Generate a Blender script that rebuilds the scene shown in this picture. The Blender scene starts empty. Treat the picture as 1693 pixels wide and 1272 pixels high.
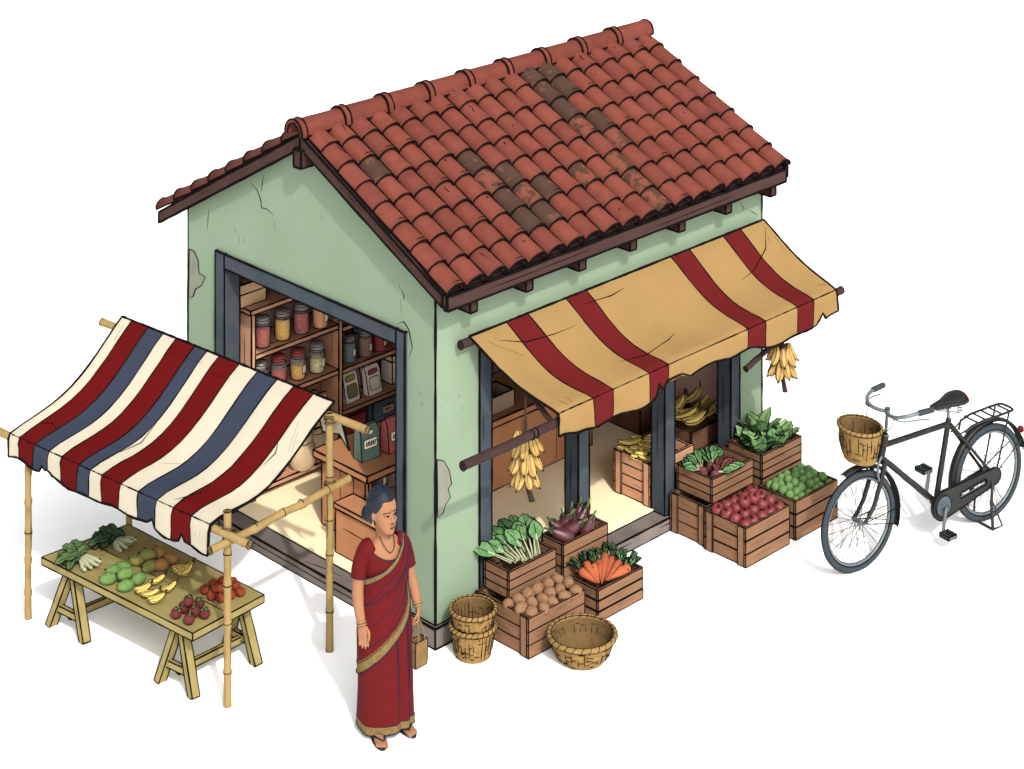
import bpy, math, random
from mathutils import Vector, Matrix, Euler
random.seed(11)
PI = math.pi
SC = bpy.context.scene
COL = SC.collection
V = Vector
R = random.Random(5)

# ------------------------------------------------------------------ camera
CAM = V((-10.7695, -11.6518, 8.6))
FWD = V((0.70221, 0.71197, 0)); RGT = V((0.71197, -0.70221, 0))
F_PX, HOR = 3900.0, -1045.0

def spot(px, py, z=0.0):
    """point of the horizontal plane z seen at this place of the photograph"""
    d = FWD + RGT * ((px - 846.5) / F_PX) - V((0, 0, 1)) * ((py - HOR) / F_PX)
    t = (z - CAM.z) / d.z
    return CAM + d * t
def on_x(px, py, x):
    d = FWD + RGT * ((px - 846.5) / F_PX) - V((0, 0, 1)) * ((py - HOR) / F_PX)
    return CAM + d * ((x - CAM.x) / d.x)
def on_y(px, py, y):
    d = FWD + RGT * ((px - 846.5) / F_PX) - V((0, 0, 1)) * ((py - HOR) / F_PX)
    return CAM + d * ((y - CAM.y) / d.y)

cam_data = bpy.data.cameras.new('camera')
cam = bpy.data.objects.new('camera', cam_data); COL.objects.link(cam)
cam.location = CAM
cam.rotation_euler = (PI / 2, 0, math.atan2(-FWD.x, FWD.y))
cam_data.sensor_fit = 'HORIZONTAL'; cam_data.sensor_width = 36
cam_data.lens = 36 * F_PX / 1693
cam_data.shift_y = -(636 - HOR) / 1693
cam_data.clip_end = 3000
SC.camera = cam

# ------------------------------------------------------------------ light
EXPOSURE = 0.68
SUN_EL, SUN_AZ_DIR = 42.0, V((0.40, 0.79, 0))          # direction the light travels in, seen from above
world = bpy.data.worlds.new('World'); SC.world = world; world.use_nodes = True
nt = world.node_tree; nt.nodes.clear()
sky = nt.nodes.new('ShaderNodeTexSky'); sky.sky_type = 'NISHITA'; sky.sun_disc = False
sky.sun_elevation = math.radians(SUN_EL)
tow = -SUN_AZ_DIR.normalized()
sky.sun_rotation = math.atan2(tow.x, tow.y)
sky.air_density = 1.0; sky.dust_density = 5.0; sky.ozone_density = 0.6
hs = nt.nodes.new('ShaderNodeHueSaturation'); hs.inputs['Saturation'].default_value = 0.10
bgn = nt.nodes.new('ShaderNodeBackground'); bgn.inputs["Strength"].default_value = 0.15
out = nt.nodes.new('ShaderNodeOutputWorld')
nt.links.new(sky.outputs[0], hs.inputs['Color']); nt.links.new(hs.outputs[0], bgn.inputs[0]); nt.links.new(bgn.outputs[0], out.inputs[0])
sd = bpy.data.lights.new('sun', 'SUN'); sd.energy = 2.2; sd.angle = math.radians(1.0); sd.color = (1.0, 0.95, 0.87)
sun = bpy.data.objects.new('sun', sd); COL.objects.link(sun)
trav = V((SUN_AZ_DIR.x, SUN_AZ_DIR.y, 0)).normalized() * math.cos(math.radians(SUN_EL)) + V((0, 0, -math.sin(math.radians(SUN_EL))))
sun.rotation_euler = trav.to_track_quat('-Z', 'Y').to_euler()
sun.location = (-4, -6, 9)
vs = SC.view_settings; vs.view_transform = 'Standard'; vs.look = 'None'; vs.gamma = 1; vs.exposure = EXPOSURE
vs.use_curve_mapping = False
SC.display_settings.display_device = 'sRGB'
SC.render.engine = 'CYCLES'
SC.cycles.use_denoising = True
SC.cycles.max_bounces = 8; SC.cycles.transparent_max_bounces = 12

# ------------------------------------------------------------------ materials
def lin(h):
    h = h.lstrip('#'); o = []
    for i in (0, 2, 4):
        c = int(h[i:i + 2], 16) / 255
        o.append(c / 12.92 if c <= .04045 else ((c + .055) / 1.055) ** 2.4)
    return o
MATS = {}
K = 2.55           # how much brighter than its base colour a lit surface comes out at this exposure
def mat(name, h, k=K, var=.10, scale=5.0, stretch=(1, 1, 1), rough=.85, spec=.12, second=None, cover=.5, soft=.06, island=0.0, bump=0.0, thin=0.0):
    m = bpy.data.materials.new(name); m.use_nodes = True; t = m.node_tree; N = t.nodes; L = t.links
    b = N['Principled BSDF']; b.inputs['Roughness'].default_value = rough
    b.inputs['Specular IOR Level'].default_value = spec
    c = [x / k for x in lin(h)]
    tc = N.new('ShaderNodeTexCoord'); mp = N.new('ShaderNodeMapping'); mp.inputs['Scale'].default_value = stretch
    L.new(tc.outputs['Object'], mp.inputs[0])
    nz = N.new('ShaderNodeTexNoise'); nz.inputs['Scale'].default_value = scale; nz.inputs['Detail'].default_value = 5
    L.new(mp.outputs[0], nz.inputs['Vector'])
    rp = N.new('ShaderNodeValToRGB')
    rp.color_ramp.elements[0].position = .3; rp.color_ramp.elements[1].position = .7
    rp.color_ramp.elements[0].color = [x * (1 - var) for x in c] + [1]
    rp.color_ramp.elements[1].color = [min(1, x * (1 + var)) for x in c] + [1]
    L.new(nz.outputs['Fac'], rp.inputs[0]); col = rp.outputs[0]
    if second:
        n2 = N.new('ShaderNodeTexNoise'); n2.inputs['Scale'].default_value = scale * 1.7; n2.inputs['Detail'].default_value = 4
        L.new(tc.outputs['Object'], n2.inputs['Vector'])
        r2 = N.new('ShaderNodeValToRGB'); r2.color_ramp.elements[0].position = cover - soft; r2.color_ramp.elements[1].position = cover + soft
        L.new(n2.outputs['Fac'], r2.inputs[0])
        mx = N.new('ShaderNodeMix'); mx.data_type = 'RGBA'
        L.new(r2.outputs[0], mx.inputs['Factor']); L.new(col, mx.inputs['A'])
        mx.inputs['B'].default_value = [x / k for x in lin(second)] + [1]; col = mx.outputs['Result']
    if island:
        g = N.new('ShaderNodeNewGeometry'); h2 = N.new('ShaderNodeHueSaturation')
        mr = N.new('ShaderNodeMapRange'); mr.inputs['To Min'].default_value = 1 - island; mr.inputs['To Max'].default_value = 1 + island
        L.new(g.outputs['Random Per Island'], mr.inputs['Value']); L.new(mr.outputs[0], h2.inputs['Value']); L.new(col, h2.inputs['Color']); col = h2.outputs[0]
    L.new(col, b.inputs['Base Color'])
    if bump:
        bp = N.new('ShaderNodeBump'); bp.inputs['Strength'].default_value = bump; bp.inputs['Distance'].default_value = .01
        L.new(nz.outputs['Fac'], bp.inputs['Height']); L.new(bp.outputs[0], b.inputs['Normal'])
    if thin:
        tr = N.new('ShaderNodeBsdfTranslucent'); ms = N.new('ShaderNodeMixShader'); ms.inputs[0].default_value = thin
        L.new(col, tr.inputs[0]); L.new(b.outputs[0], ms.inputs[1]); L.new(tr.outputs[0], ms.inputs[2])
        L.new(ms.outputs[0], N['Material Output'].inputs[0])
    MATS[name] = m; return name

def plain(name, rgb, rough=.9, spec=.05, metal=0):
    m = bpy.data.materials.new(name); m.use_nodes = True; b = m.node_tree.nodes['Principled BSDF']
    b.inputs['Base Color'].default_value = (*rgb, 1); b.inputs['Roughness'].default_value = rough; b.inputs['Specular IOR Level'].default_value = spec
    b.inputs['Metallic'].default_value = metal; MATS[name] = m; return name

INK = plain('ink', (.006, .005, .005), 1, 0)
NAVY = plain('navy_ink', (.010, .014, .030), 1, 0)
mat('ground_white', 'ffffff', k=1.04, var=.0)
mat('plaster_green', 'b0c9a9', var=.035, scale=1.3, second='b4ceb0', cover=.56, soft=.12)
mat('plaster_bare', 'aeb0a0', var=.08, scale=9)
mat('plinth_stone', 'a2978f', var=.10, scale=4, second='938a86', cover=.55, soft=.1)
mat('floor_cream', 'f0deb8', k=1.0, var=.03, scale=2)
mat('lining', '9a8074', k=.85, var=.08, scale=2)
mat('frame_blue', '5a656e', var=.08, scale=3, second='4e5a66', cover=.58, soft=.1)
mat('roof_tile', 'aa5b4b', k=3.6, var=.08, scale=6, second='9f5143', cover=.6, soft=.1, island=.10)
mat('roof_tile_old', '6c4e41', k=3.6, var=.10, scale=8, second='966150', cover=.62, soft=.03)
mat('roof_tile_worn', '74503f', k=3.6, var=.10, scale=8, second='ad6450', cover=.5, soft=.03)
mat('dark_wood', '5a3f3a', var=.12, scale=4, stretch=(1, 3, 3))
mat('pole_wood', '4d3a38', var=.12, scale=6)
mat('crate_wood', 'b08363', var=.13, scale=5, stretch=(1, 1, 5), island=.07)
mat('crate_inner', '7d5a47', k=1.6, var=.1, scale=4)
mat('shelf_wood', 'b08468', k=.9, var=.10, scale=4, stretch=(1, 1, 2))
mat('counter_wood', 'b27c58', k=1.15, var=.10, scale=4, stretch=(1, 1, .6))
mat('card_box', 'bc9a74', k=.9, var=.06, scale=4)
mat('bamboo', 'c6a66c', var=.10, scale=5, stretch=(4, 4, .6), second='b3915a', cover=.62, soft=.08)
mat('table_wood', 'b2a268', k=2.05, var=.10, scale=3.5, stretch=(4, .7, 4), second='a09158', cover=.6, soft=.12)
mat('cloth_cream', 'fdf5e2', k=1.45, var=.02, scale=7, thin=.60)
mat('cloth_red', '921c1e', k=1.75, var=.06, scale=14, thin=.60)
mat('cloth_slate', '5b667e', k=1.9, var=.05, scale=12, thin=.60)
mat('cloth_ochre', 'd8b072', k=1.85, var=.04, scale=5, thin=.45)
mat('cloth_crimson', '962c2e', k=2.2, var=.05, scale=12, thin=.45)
mat('lash_rope', '6f5a3a', var=.15, scale=30)
mat('wicker', 'c09a5e', var=.16, scale=34, stretch=(1, 1, .5), second='a27d45', cover=.6, soft=.08)
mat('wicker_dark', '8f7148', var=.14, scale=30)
mat('potato', 'b58a66', var=.10, scale=10, second='a8744f', cover=.6)
mat('eggplant', '6d3a40', var=.12, scale=8, rough=.4, spec=.4)
mat('calyx', '73935c', var=.12, scale=20)
mat('carrot', 'e07850', var=.08, scale=12)
mat('leaf_mid', '78a86e', k=2.1, var=.14, scale=14, second='5e8d58', cover=.55)
mat('leaf_pale', '93ba7c', k=1.75, var=.12, scale=12, second='7ba868', cover=.55)
mat('leaf_dark', '50704a', var=.14, scale=14, second='46633f', cover=.55)
mat('leaf_olive', '68894f', var=.14, scale=14, second='587a48', cover=.55)
mat('leaf_red', '8c5250', var=.14, scale=18, second='77443f', cover=.5)
mat('beet', '8a5450', var=.1, scale=10)
mat('stalk_white', 'dde3b6', var=.06, scale=18, stretch=(3, 3, 1))
mat('apple_red', '9f4443', var=.10, scale=9, second='8c3837', cover=.58, rough=.5, spec=.3)
mat('lime', '88b46c', var=.10, scale=10, second='78a65f', cover=.56)
mat('banana', 'f2d477', k=1.5, var=.06, scale=10, second='dcb758', cover=.62)
mat('banana_ripe', 'e4bd74', k=2.2, var=.08, scale=12, second='c99447', cover=.6)
mat('banana_tip', '5c4a2e', var=.1, scale=20)
mat('mango_green', '85ad62', var=.08, scale=9, second='779f56', cover=.57)
mat('mango_ripe', 'b97c4e', k=1.9, var=.10, scale=10, second='8a8a4a', cover=.6, soft=.12)
mat('mango_olive', '868c4c', k=1.9, var=.10, scale=10, second='a88350', cover=.63, soft=.12)
mat('mangosteen', '7c3a38', var=.10, scale=10)
mat('persimmon', 'a84c2f', var=.10, scale=10, second='964028', cover=.6)
mat('skin', 'c98e68', var=.02, scale=5, rough=.6)
mat('eye_white', 'e6dccd', k=2.4, var=.0)
mat('lip', 'a9645a', var=.02)
mat('hair', '222d39', var=.06, scale=24, stretch=(1, 1, .4), rough=.6, spec=.2)
mat('sari_red', '78171b', var=.05, scale=9)
mat('blouse_red', '78171b', var=.05, scale=14)
mat('sari_gold', '9a7f4d', var=.22, scale=46, second='8a4a34', cover=.62, soft=.04)
mat('gold', 'd0a060', var=.05, rough=.4, spec=.5)
mat('bead_brown', '5a3326', var=.1)
mat('sandal_sole', '585a62', var=.05)
mat('bag_jute', 'a98450', var=.12, scale=20)
mat('black_paint', '211f1d', var=.12, scale=9, second='2a2724', cover=.6, rough=.55, spec=.3)
mat('rubber', '4a545c', var=.06, scale=9)
mat('steel', '7a858b', var=.08, scale=10, rough=.4, spec=.5)
mat('grip_grey', '4c5358', var=.05)
mat('saddle_black', '272524', var=.08, scale=10, rough=.6, spec=.25)
mat('red_trim', '8c2024', var=.05)
mat('chain_plate', '66737c', var=.06)
mat('paper_white', 'f2e9d6', k=1.0, var=.02)
mat('packet_white', 'eae0d2', k=.88, var=.04)
mat('kraft', 'c3946a', k=1.2, var=.06)
mat('olive_label', '8a8560', k=1.2, var=.04)
mat('mustard_label', 'b3a558', k=1.2, var=.04)
mat('rose_label', 'b15b58', k=1.2, var=.04)
mat('bag_green', '6f8579', k=1.45, var=.06)
mat('bag_red', 'b0605a', k=1.1, var=.05)
mat('tin_slate', '6e7c82', k=1.0, var=.05)
mat('tin_taupe', '99806f', k=1.15, var=.05)
mat('tin_red', 'aa4a49', k=1.15, var=.05)
mat('tin_grey', '84807c', k=1.15, var=.05)
mat('box_blue', '7a95ac', k=.9, var=.04)
mat('box_red', 'b85356', k=.9, var=.05)
mat('sack', 'cdb493', k=1.2, var=.08, scale=8)
mat('lid_grey', '8a8a86', k=1.0, var=.05, rough=.5, spec=.4)
mat('lid_red', 'aa5450', k=1.2, var=.05)
mat('spice_red', 'ac3c30', k=.80, var=.30, scale=60)
mat('spice_yellow', 'd6a23c', k=.80, var=.30, scale=60)
mat('spice_berry', '9c3034', k=.80, var=.45, scale=60)
mat('spice_orange', 'cf8850', k=.80, var=.15, scale=40)
mat('spice_pale', 'b9b682', k=.80, var=.30, scale=50)
gm = bpy.data.materials.new('jar_glass'); gm.use_nodes = True
t = gm.node_tree; t.nodes.clear()
a = t.nodes.new('ShaderNodeBsdfTransparent'); b_ = t.nodes.new('ShaderNodeBsdfPrincipled'); mx = t.nodes.new('ShaderNodeMixShader'); o_ = t.nodes.new('ShaderNodeOutputMaterial')
b_.inputs['Base Color'].default_value = (.85, .88, .84, 1); b_.inputs['Roughness'].default_value = .1
mx.inputs[0].default_value = .13
t.links.new(a.outputs[0], mx.inputs[1]); t.links.new(b_.outputs[0], mx.inputs[2]); t.links.new(mx.outputs[0], o_.inputs[0])
MATS['jar_glass'] = gm

# ------------------------------------------------------------------ mesh builder
def frames(pts):
    n = len(pts); T = []
    for i in range(n):
        d = pts[min(i + 1, n - 1)] - pts[max(i - 1, 0)]
        T.append(d.normalized() if d.length > 1e-9 else V((0, 0, 1)))
    ref = V((0, 0, 1)) if abs(T[0].z) < .9 else V((1, 0, 0))
    u = (ref - T[0] * ref.dot(T[0])).normalized(); out = []
    for i in range(n):
        u = u - T[i] * u.dot(T[i])
        u = u.normalized() if u.length > 1e-6 else T[i].orthogonal().normalized()
        out.append((u, T[i].cross(u)))
    return out

class MB:
    def __init__(s): s.v = []; s.f = []; s.m = []; s.sm = []; s.mats = []
    def mi(s, m):
        if m not in s.mats: s.mats.append(m)
        return s.mats.index(m)
    def add(s, vs, fs, m, smooth=False):
        o = len(s.v); s.v.extend(V(p) for p in vs); k = s.mi(m)
        for f in fs:
            s.f.append([o + i for i in f]); s.m.append(k); s.sm.append(smooth)
        return o
    def line(s, pts, r=.004, m=INK, wob=.25, sub=.10, taper=False):
        P = [V(p) for p in pts]; Q = [P[0]]
        for a, b in zip(P, P[1:]):
            n = max(1, int((b - a).length / sub))
            for i in range(1, n + 1): Q.append(a.lerp(b, i / n))
        P = [Q[0]]
        for q in Q[1:]:
            if (q - P[-1]).length > 1e-6: P.append(q)
        if len(P) < 2: return
        rr = [r * (1.5 if r >= .0039 else 1.25) * R.uniform(1 - wob, 1 + wob) for _ in P]
        if taper: rr[0] = rr[-1] = r * .25
        s.tube(P, rr, m, 4, True, False)
    def tube(s, pts, r, m, seg=8, caps=True, smooth=True, flat=1.0):
        P = [V(p) for p in pts]; n = len(P); rr = r if isinstance(r, (list, tuple)) else [r] * n
        vs = []; fr = frames(P)
        for p, q, (u, w) in zip(P, rr, fr):
            for k in range(seg):
                a = 2 * PI * (k + .5) / seg
                vs.append(p + u * math.cos(a) * q + w * math.sin(a) * q * flat)
        fs = [[i * seg + k, i * seg + (k + 1) % seg, (i + 1) * seg + (k + 1) % seg, (i + 1) * seg + k] for i in range(n - 1) for k in range(seg)]
        s.add(vs, fs, m, smooth)
        if caps: s.add(vs[:seg][::-1] + vs[-seg:], [list(range(seg)), list(range(seg, 2 * seg))], m, False)
    def ring(s, c, r, axis=(0, 0, 1), rad=.004, m=INK, seg=20, ry=None, a0=0, a1=2 * PI, ux=None):
        ax = V(axis).normalized(); u = V(ux).normalized() if ux else ax.orthogonal().normalized(); w = ax.cross(u); ry = ry or r
        s.tube([V(c) + u * math.cos(a0 + (a1 - a0) * i / seg) * r + w * math.sin(a0 + (a1 - a0) * i / seg) * ry for i in range(seg + 1)], rad, m, 4, False, False)
    def prism(s, poly, d, m, ink=0, caps=True, skip=()):
        P = [V(p) for p in poly]; d = V(d); n = len(P); Q = [p + d for p in P]
        fs = [[i, (i + 1) % n, n + (i + 1) % n, n + i] for i in range(n)]
        if caps: fs += [list(range(n))[::-1], list(range(n, 2 * n))]
        s.add(P + Q, fs, m)
        if ink:
            for i in range(n):
                if i in skip: continue
                s.line([P[i], P[(i + 1) % n]], ink); s.line([Q[i], Q[(i + 1) % n]], ink); s.line([P[i], Q[i]], ink)
    def box(s, a, b, m, ink=0):
        x0, y0, z0 = a; x1, y1, z1 = b
        s.prism([(x0, y0, z0), (x1, y0, z0), (x1, y1, z0), (x0, y1, z0)], (0, 0, z1 - z0), m, ink)
    def obox(s, M, size, m, ink=0):
        x, y, z = (q / 2 for q in size)
        s.prism([M @ V(p) for p in ((-x, -y, -z), (x, -y, -z), (x, y, -z), (-x, y, -z))], M.to_3x3() @ V((0, 0, 2 * z)), m, ink)
    def beam(s, p, q, w, h, m, ink=0, up=(0, 0, 1)):
        p, q = V(p), V(q); d = (q - p); t = d.normalized(); side = t.cross(V(up)).normalized(); u = side.cross(t)
        s.prism([p - side * w / 2 - u * h / 2, p + side * w / 2 - u * h / 2, p + side * w / 2 + u * h / 2, p - side * w / 2 + u * h / 2], d, m, ink)
    def loft(s, rings, m, caps=True, smooth=True, closed=True):
        n = len(rings[0]); vs = [p for r in rings for p in r]; k2 = n if closed else n - 1
        fs = [[i * n + k, i * n + (k + 1) % n, (i + 1) * n + (k + 1) % n, (i + 1) * n + k] for i in range(len(rings) - 1) for k in range(k2)]
        s.add(vs, fs, m, smooth)
        if caps: s.add(list(rings[0])[::-1] + list(rings[-1]), [list(range(n)), list(range(n, 2 * n))], m, smooth)
    def lathe(s, prof, m, seg=16, c=(0, 0, 0), smooth=True, caps=True, M=None, sx=1, sy=1):
        c = V(c); M = M or Matrix.Identity(3); rings = []
        for r, z in prof:
            rings.append([c + M @ V((r * sx * math.cos(2 * PI * k / seg), r * sy * math.sin(2 * PI * k / seg), z)) for k in range(seg)])
        s.loft(rings, m, caps, smooth)
    def blob(s, c, rad, m, seg=14, nr=9, rough=0.0, M=None, seed=0):
        rr = random.Random(seed); ph = [rr.uniform(0, 6.28) for _ in range(6)]
        c = V(c); M = M or Matrix.Identity(3); rings = []
        for i in range(nr + 1):
            t = PI * (i + .02) / (nr + .04); ring = []
            for k in range(seg):
                a = 2 * PI * k / seg
                q = 1 + rough * (math.sin(2 * a + ph[0]) * math.sin(t) + .7 * math.sin(3 * a + ph[1]) * math.sin(2 * t + ph[2]) + .6 * math.cos(2 * t + ph[3]))
                ring.append(c + M @ V((rad[0] * q * math.sin(t) * math.cos(a), rad[1] * q * math.sin(t) * math.sin(a), -rad[2] * q * math.cos(t))))
            rings.append(ring)
        s.loft(rings, m, True, True)
    def leaf(s, base, d, up, Ln, W, m, bend=.3, fold=.25, n=6, tip=.9, ink=.0026, rib=True, wave=0.0):
        base = V(base); d = V(d).normalized(); up = V(up); up = (up - d * up.dot(d)).normalized(); side = d.cross(up)
        C_, Lf, Rt = [], [], []
        for i in range(n + 1):
            t = i / n; w = W * (math.sin(PI * min(1, .08 + t * tip)) ** .75) * (.55 + .9 * t if t < .5 else 1)
            if i == n: w *= .35
            ang = bend * t
            c = base + d * Ln * t * math.cos(ang * .6) - up * Ln * t * math.sin(ang * .8) * t
            wv = wave * math.sin(i * 2.4)
            C_.append(c); Lf.append(c - side * w / 2 + up * (w * fold + wv * W)); Rt.append(c + side * w / 2 + up * (w * fold - wv * W))
        vs = Lf + C_ + Rt; k = n + 1
        fs = [[i, i + 1, k + i + 1, k + i] for i in range(n)] + [[k + i, k + i + 1, 2 * k + i + 1, 2 * k + i] for i in range(n)]
        s.add(vs, fs, m, True)
        if ink:
            s.line(Lf + Rt[::-1], ink)
            if rib: s.line([p + up * .001 for p in C_[:-1]], ink * .7)
    def build(s, name, parent=None, world=False):
        me = bpy.data.meshes.new(name)
        vv = s.v
        if world and parent is not None:
            M = wmat(parent).inverted(); vv = [M @ p for p in vv]
        me.from_pydata([tuple(p) for p in vv], [], s.f); me.validate()
        for m in s.mats: me.materials.append(MATS[m])
        if len(me.polygons) == len(s.m):
            me.polygons.foreach_set('material_index', s.m); me.polygons.foreach_set('use_smooth', s.sm)
        else:
            print('POLY MISMATCH', name, len(me.polygons), len(s.m))
        me.update()
        o = bpy.data.objects.new(name, me); COL.objects.link(o)
        if parent is not None: o.parent = parent
        return o

def wmat(o):
    M = o.matrix_basis.copy()
    while o.parent is not None:
        o = o.parent; M = o.matrix_basis @ M
    return M
def tag(o, label, cat, group=None, kind=None):
    if label: o['label'] = label
    if cat: o['category'] = cat
    if group: o['group'] = group
    if kind: o['kind'] = kind
    return o
def thing(name, label, cat, loc=(0, 0, 0), rz=0, group=None):
    o = bpy.data.objects.new(name, None); COL.objects.link(o); o.empty_display_size = .1
    o.location = loc; o.rotation_euler = (0, 0, rz); o.matrix_basis  # basis is filled from loc / rot
    return tag(o, label, cat, group)
def dup(o, loc=None, rot=None, label=None, group=None, scale=None, parent=None):
    c = o.copy(); COL.objects.link(c)
    if loc is not None: c.location = loc
    if rot is not None: c.rotation_euler = rot
    if scale is not None: c.scale = (scale,) * 3 if isinstance(scale, (int, float)) else scale
    if label: c['label'] = label
    if group: c['group'] = group
    if parent is not None: c.parent = parent
    for ch in o.children: dup(ch, parent=c)
    return c
ORD = ['first', 'second', 'third', 'fourth', 'fifth', 'sixth', 'seventh', 'eighth']

# ------------------------------------------------------------------ ground
g = MB(); S_ = 900
g.add([(-S_, -S_, 0), (S_, -S_, 0), (S_, S_, 0), (-S_, S_, 0)], [[0, 1, 2, 3]], 'ground_white')
tag(g.build('ground'), 'plain white ground the shop and stall stand on', 'ground', kind='structure')
# ================================================================== SHOP
LX, LY = 3.44, 2.75
RY, RZ = 1.29, 3.16
EY, EZ = -0.19, 2.44           # right eave (tile bed)
WY, WZ = 2.97, 2.19           # left eave
RX0, RX1 = -0.11, 3.52
def roof_z(y): return RZ + (EZ - RZ) * (RY - y) / (RY - EY) if y <= RY else RZ + (WZ - RZ) * (y - RY) / (WY - RY)
shop = thing('shop_building', 'small pale green grocery shop with red tiled gable roof and open fronts', 'shop')

# gable wall (faces -X), one U-shaped sheet 0.1 thick
DY0, DY1, DZ = .36, 2.30, 1.95
m = MB(); wt = .07
m.prism([(0, 0, 0), (0, DY0, 0), (0, DY0, DZ), (0, DY1, DZ), (0, DY1, 0), (0, LY, 0), (0, LY, roof_z(LY) - wt), (0, RY, RZ - wt), (0, 0, roof_z(0) - wt)], (.1, 0, 0), 'plaster_green')
m.line([(0, 0, .14), (0, 0, roof_z(0) - wt)], .006); m.line([(0, LY, .0), (0, LY, roof_z(LY) - wt)], .006)
def xl(pts, r=.0035, m_=None, t=True): (m_ or m).line([on_x(px, py, -.001) for px, py in pts], r, taper=t, sub=.05)
def yl(pts, r=.0035, m_=None, t=True): (m_ or m).line([on_y(px, py, -.001) for px, py in pts], r, taper=t, sub=.05)
for pts in ([(414, 302), (425, 314), (431, 330), (433, 344), (440, 345), (452, 356)], [(436, 290), (434, 303), (432, 318)], [(345, 346), (344, 362), (343, 380)],
            [(388, 374), (390, 384)], [(395, 390), (396, 402)], [(402, 392), (403, 402)], [(454, 366), (455, 380)], [(463, 447), (466, 449)],
            [(531, 358), (532, 362)], [(660, 470), (661, 476)], [(664, 478), (668, 490), (667, 497)], [(662, 496), (664, 518)],
            [(656, 536), (668, 532), (676, 545), (682, 575), (676, 592)], [(693, 648), (697, 654)], [(698, 664), (699, 668)], [(695, 669), (699, 671)]):
    xl(pts, .003)
m.build('gable_wall', shop)
# bare plaster patches, thin flakes on the wall
def flake(pix, axis, name='plaster_patch', mm='plaster_bare'):
    f = MB(); P = [(on_x(*p, 0) if axis == 'x' else on_y(*p, 0)) for p in pix]
    d = V((-.004, 0, 0)) if axis == 'x' else V((0, -.004, 0))
    f.prism(P, d, mm); f.line([p + d for p in P + P[:1]], .003); f.build(name, shop)
flake([(314, 412), (322, 416), (328, 430), (330, 452), (340, 458), (334, 472), (324, 478), (320, 490), (313, 492)], 'x')
flake([(722, 760), (733, 762), (742, 778), (746, 800), (740, 808), (744, 822), (736, 834), (732, 848), (723, 856)], 'y')
# side wall (faces -Y)
PX0, PX1, SZ = .405, 3.165, 2.0
m = MB()
m.prism([(.1, 0, 0), (PX0, 0, 0), (PX0, 0, SZ), (PX1, 0, SZ), (PX1, 0, 0), (LX, 0, 0), (LX, 0, roof_z(0) - wt), (.1, 0, roof_z(0) - wt)], (0, .1, 0), 'plaster_green')
m.line([(LX, 0, 0), (LX, 0, roof_z(0) - wt)], .006)
for pts in ([(760, 652), (758, 658)], [(766, 672), (765, 678)], [(740, 660), (739, 664)], [(1236, 648), (1238, 652)], [(1246, 655), (1247, 660)], [(1222, 333), (1230, 345), (1226, 350)], [(1239, 348), (1252, 355)]):
    yl(pts, .003)
m.build('side_wall', shop)
m = MB(); m.prism([(LX - .1, .1, 0), (LX - .1, LY - .1, 0), (LX - .1, LY - .1, roof_z(LY) - wt), (LX - .1, RY, RZ - wt), (LX - .1, .1, roof_z(.1) - wt)], (.1, 0, 0), 'plaster_green'); m.build('far_gable_wall', shop)
m = MB(); m.box((.1, LY - .1, 0), (LX, LY, roof_z(LY) - wt), 'plaster_green'); m.build('back_wall', shop)
for a, b in (((.1, LY - .115, .11), (LX - .115, LY - .103, 2.1)), ((LX - .115, .1, .11), (LX - .103, LY - .103, 2.3)), ((.1, .1, .11), (.112, .35, 2.2))):
    m = MB(); m.box(a, b, 'lining'); m.build('inner_lining', shop)
# floor, sills, plinth
m = MB(); m.box((.102, .102, .01), (LX - .1, LY - .1, .11), 'floor_cream'); m.build('shop_floor', shop)
m = MB(); m.box((-.055, DY0, 0), (.10, DY1, .095), 'plinth_stone', .005); m.line([(-.057, DY0, .05), (-.057, DY1, .055)], .002)
m.line([(-.02, 1.35, .097), (.02, 1.15, .097), (.03, 1.0, .097)], .0025, taper=True); m.build('door_sill', shop)
m = MB(); m.box((PX0, -.05, 0), (PX1, .098, .095), 'plinth_stone', .005)
for a in (.9, 1.7, 2.2): m.line([(a, -.052, .06), (a + .2, -.052, .055)], .0025, taper=True)
m.build('shop_kerb', shop)
m = MB(); m.prism([(-.03, -.03, 0), (PX0, -.03, 0), (PX0, -.001, 0), (-.001, -.001, 0), (-.001, DY0, 0), (-.03, DY0, 0)], (0, 0, .14), 'plinth_stone')
for p, q in (((-.03, -.03, 0), (-.03, -.03, .14)), ((-.03, -.03, .14), (-.03, DY0, .14)), ((-.03, -.03, .14), (PX0, -.03, .14)), ((-.03, -.03, .003), (-.03, DY0, .003)), ((-.03, -.03, .003), (PX0, -.03, .003)), ((-.001, 0, .142), (-.001, DY0, .142)), ((0, -.001, .142), (PX0, -.001, .142))): m.line([p, q], .0055)
m.build('plinth', shop)
for a, b in (((-.03, DY1, 0), (-.001, LY + .02, .14)), ((PX1, -.03, 0), (LX + .02, -.001, .14))):
    m = MB(); m.box(a, b, 'plinth_stone', .004); m.build('plinth', shop)
# door frame on the gable
fo = .022
df = MB()
def face_board(p, q, w):  # board of the frame on the gable, y-z rectangle
    df.box((-fo, min(p[0], q[0]), min(p[1], q[1])), (.12, max(p[0], q[0]), max(p[1], q[1])), 'frame_blue', .005)
face_board((2.277, .097), (2.386, 2.037), 0); face_board((.284, .142), (.372, 2.037), 0); face_board((.372, 1.93), (2.277, 2.037), 0)
df.line([(-fo - .001, .30, .5), (-fo - .001, .301, 1.2)], .002, taper=True)
df.build('door_frame', shop)
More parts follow.
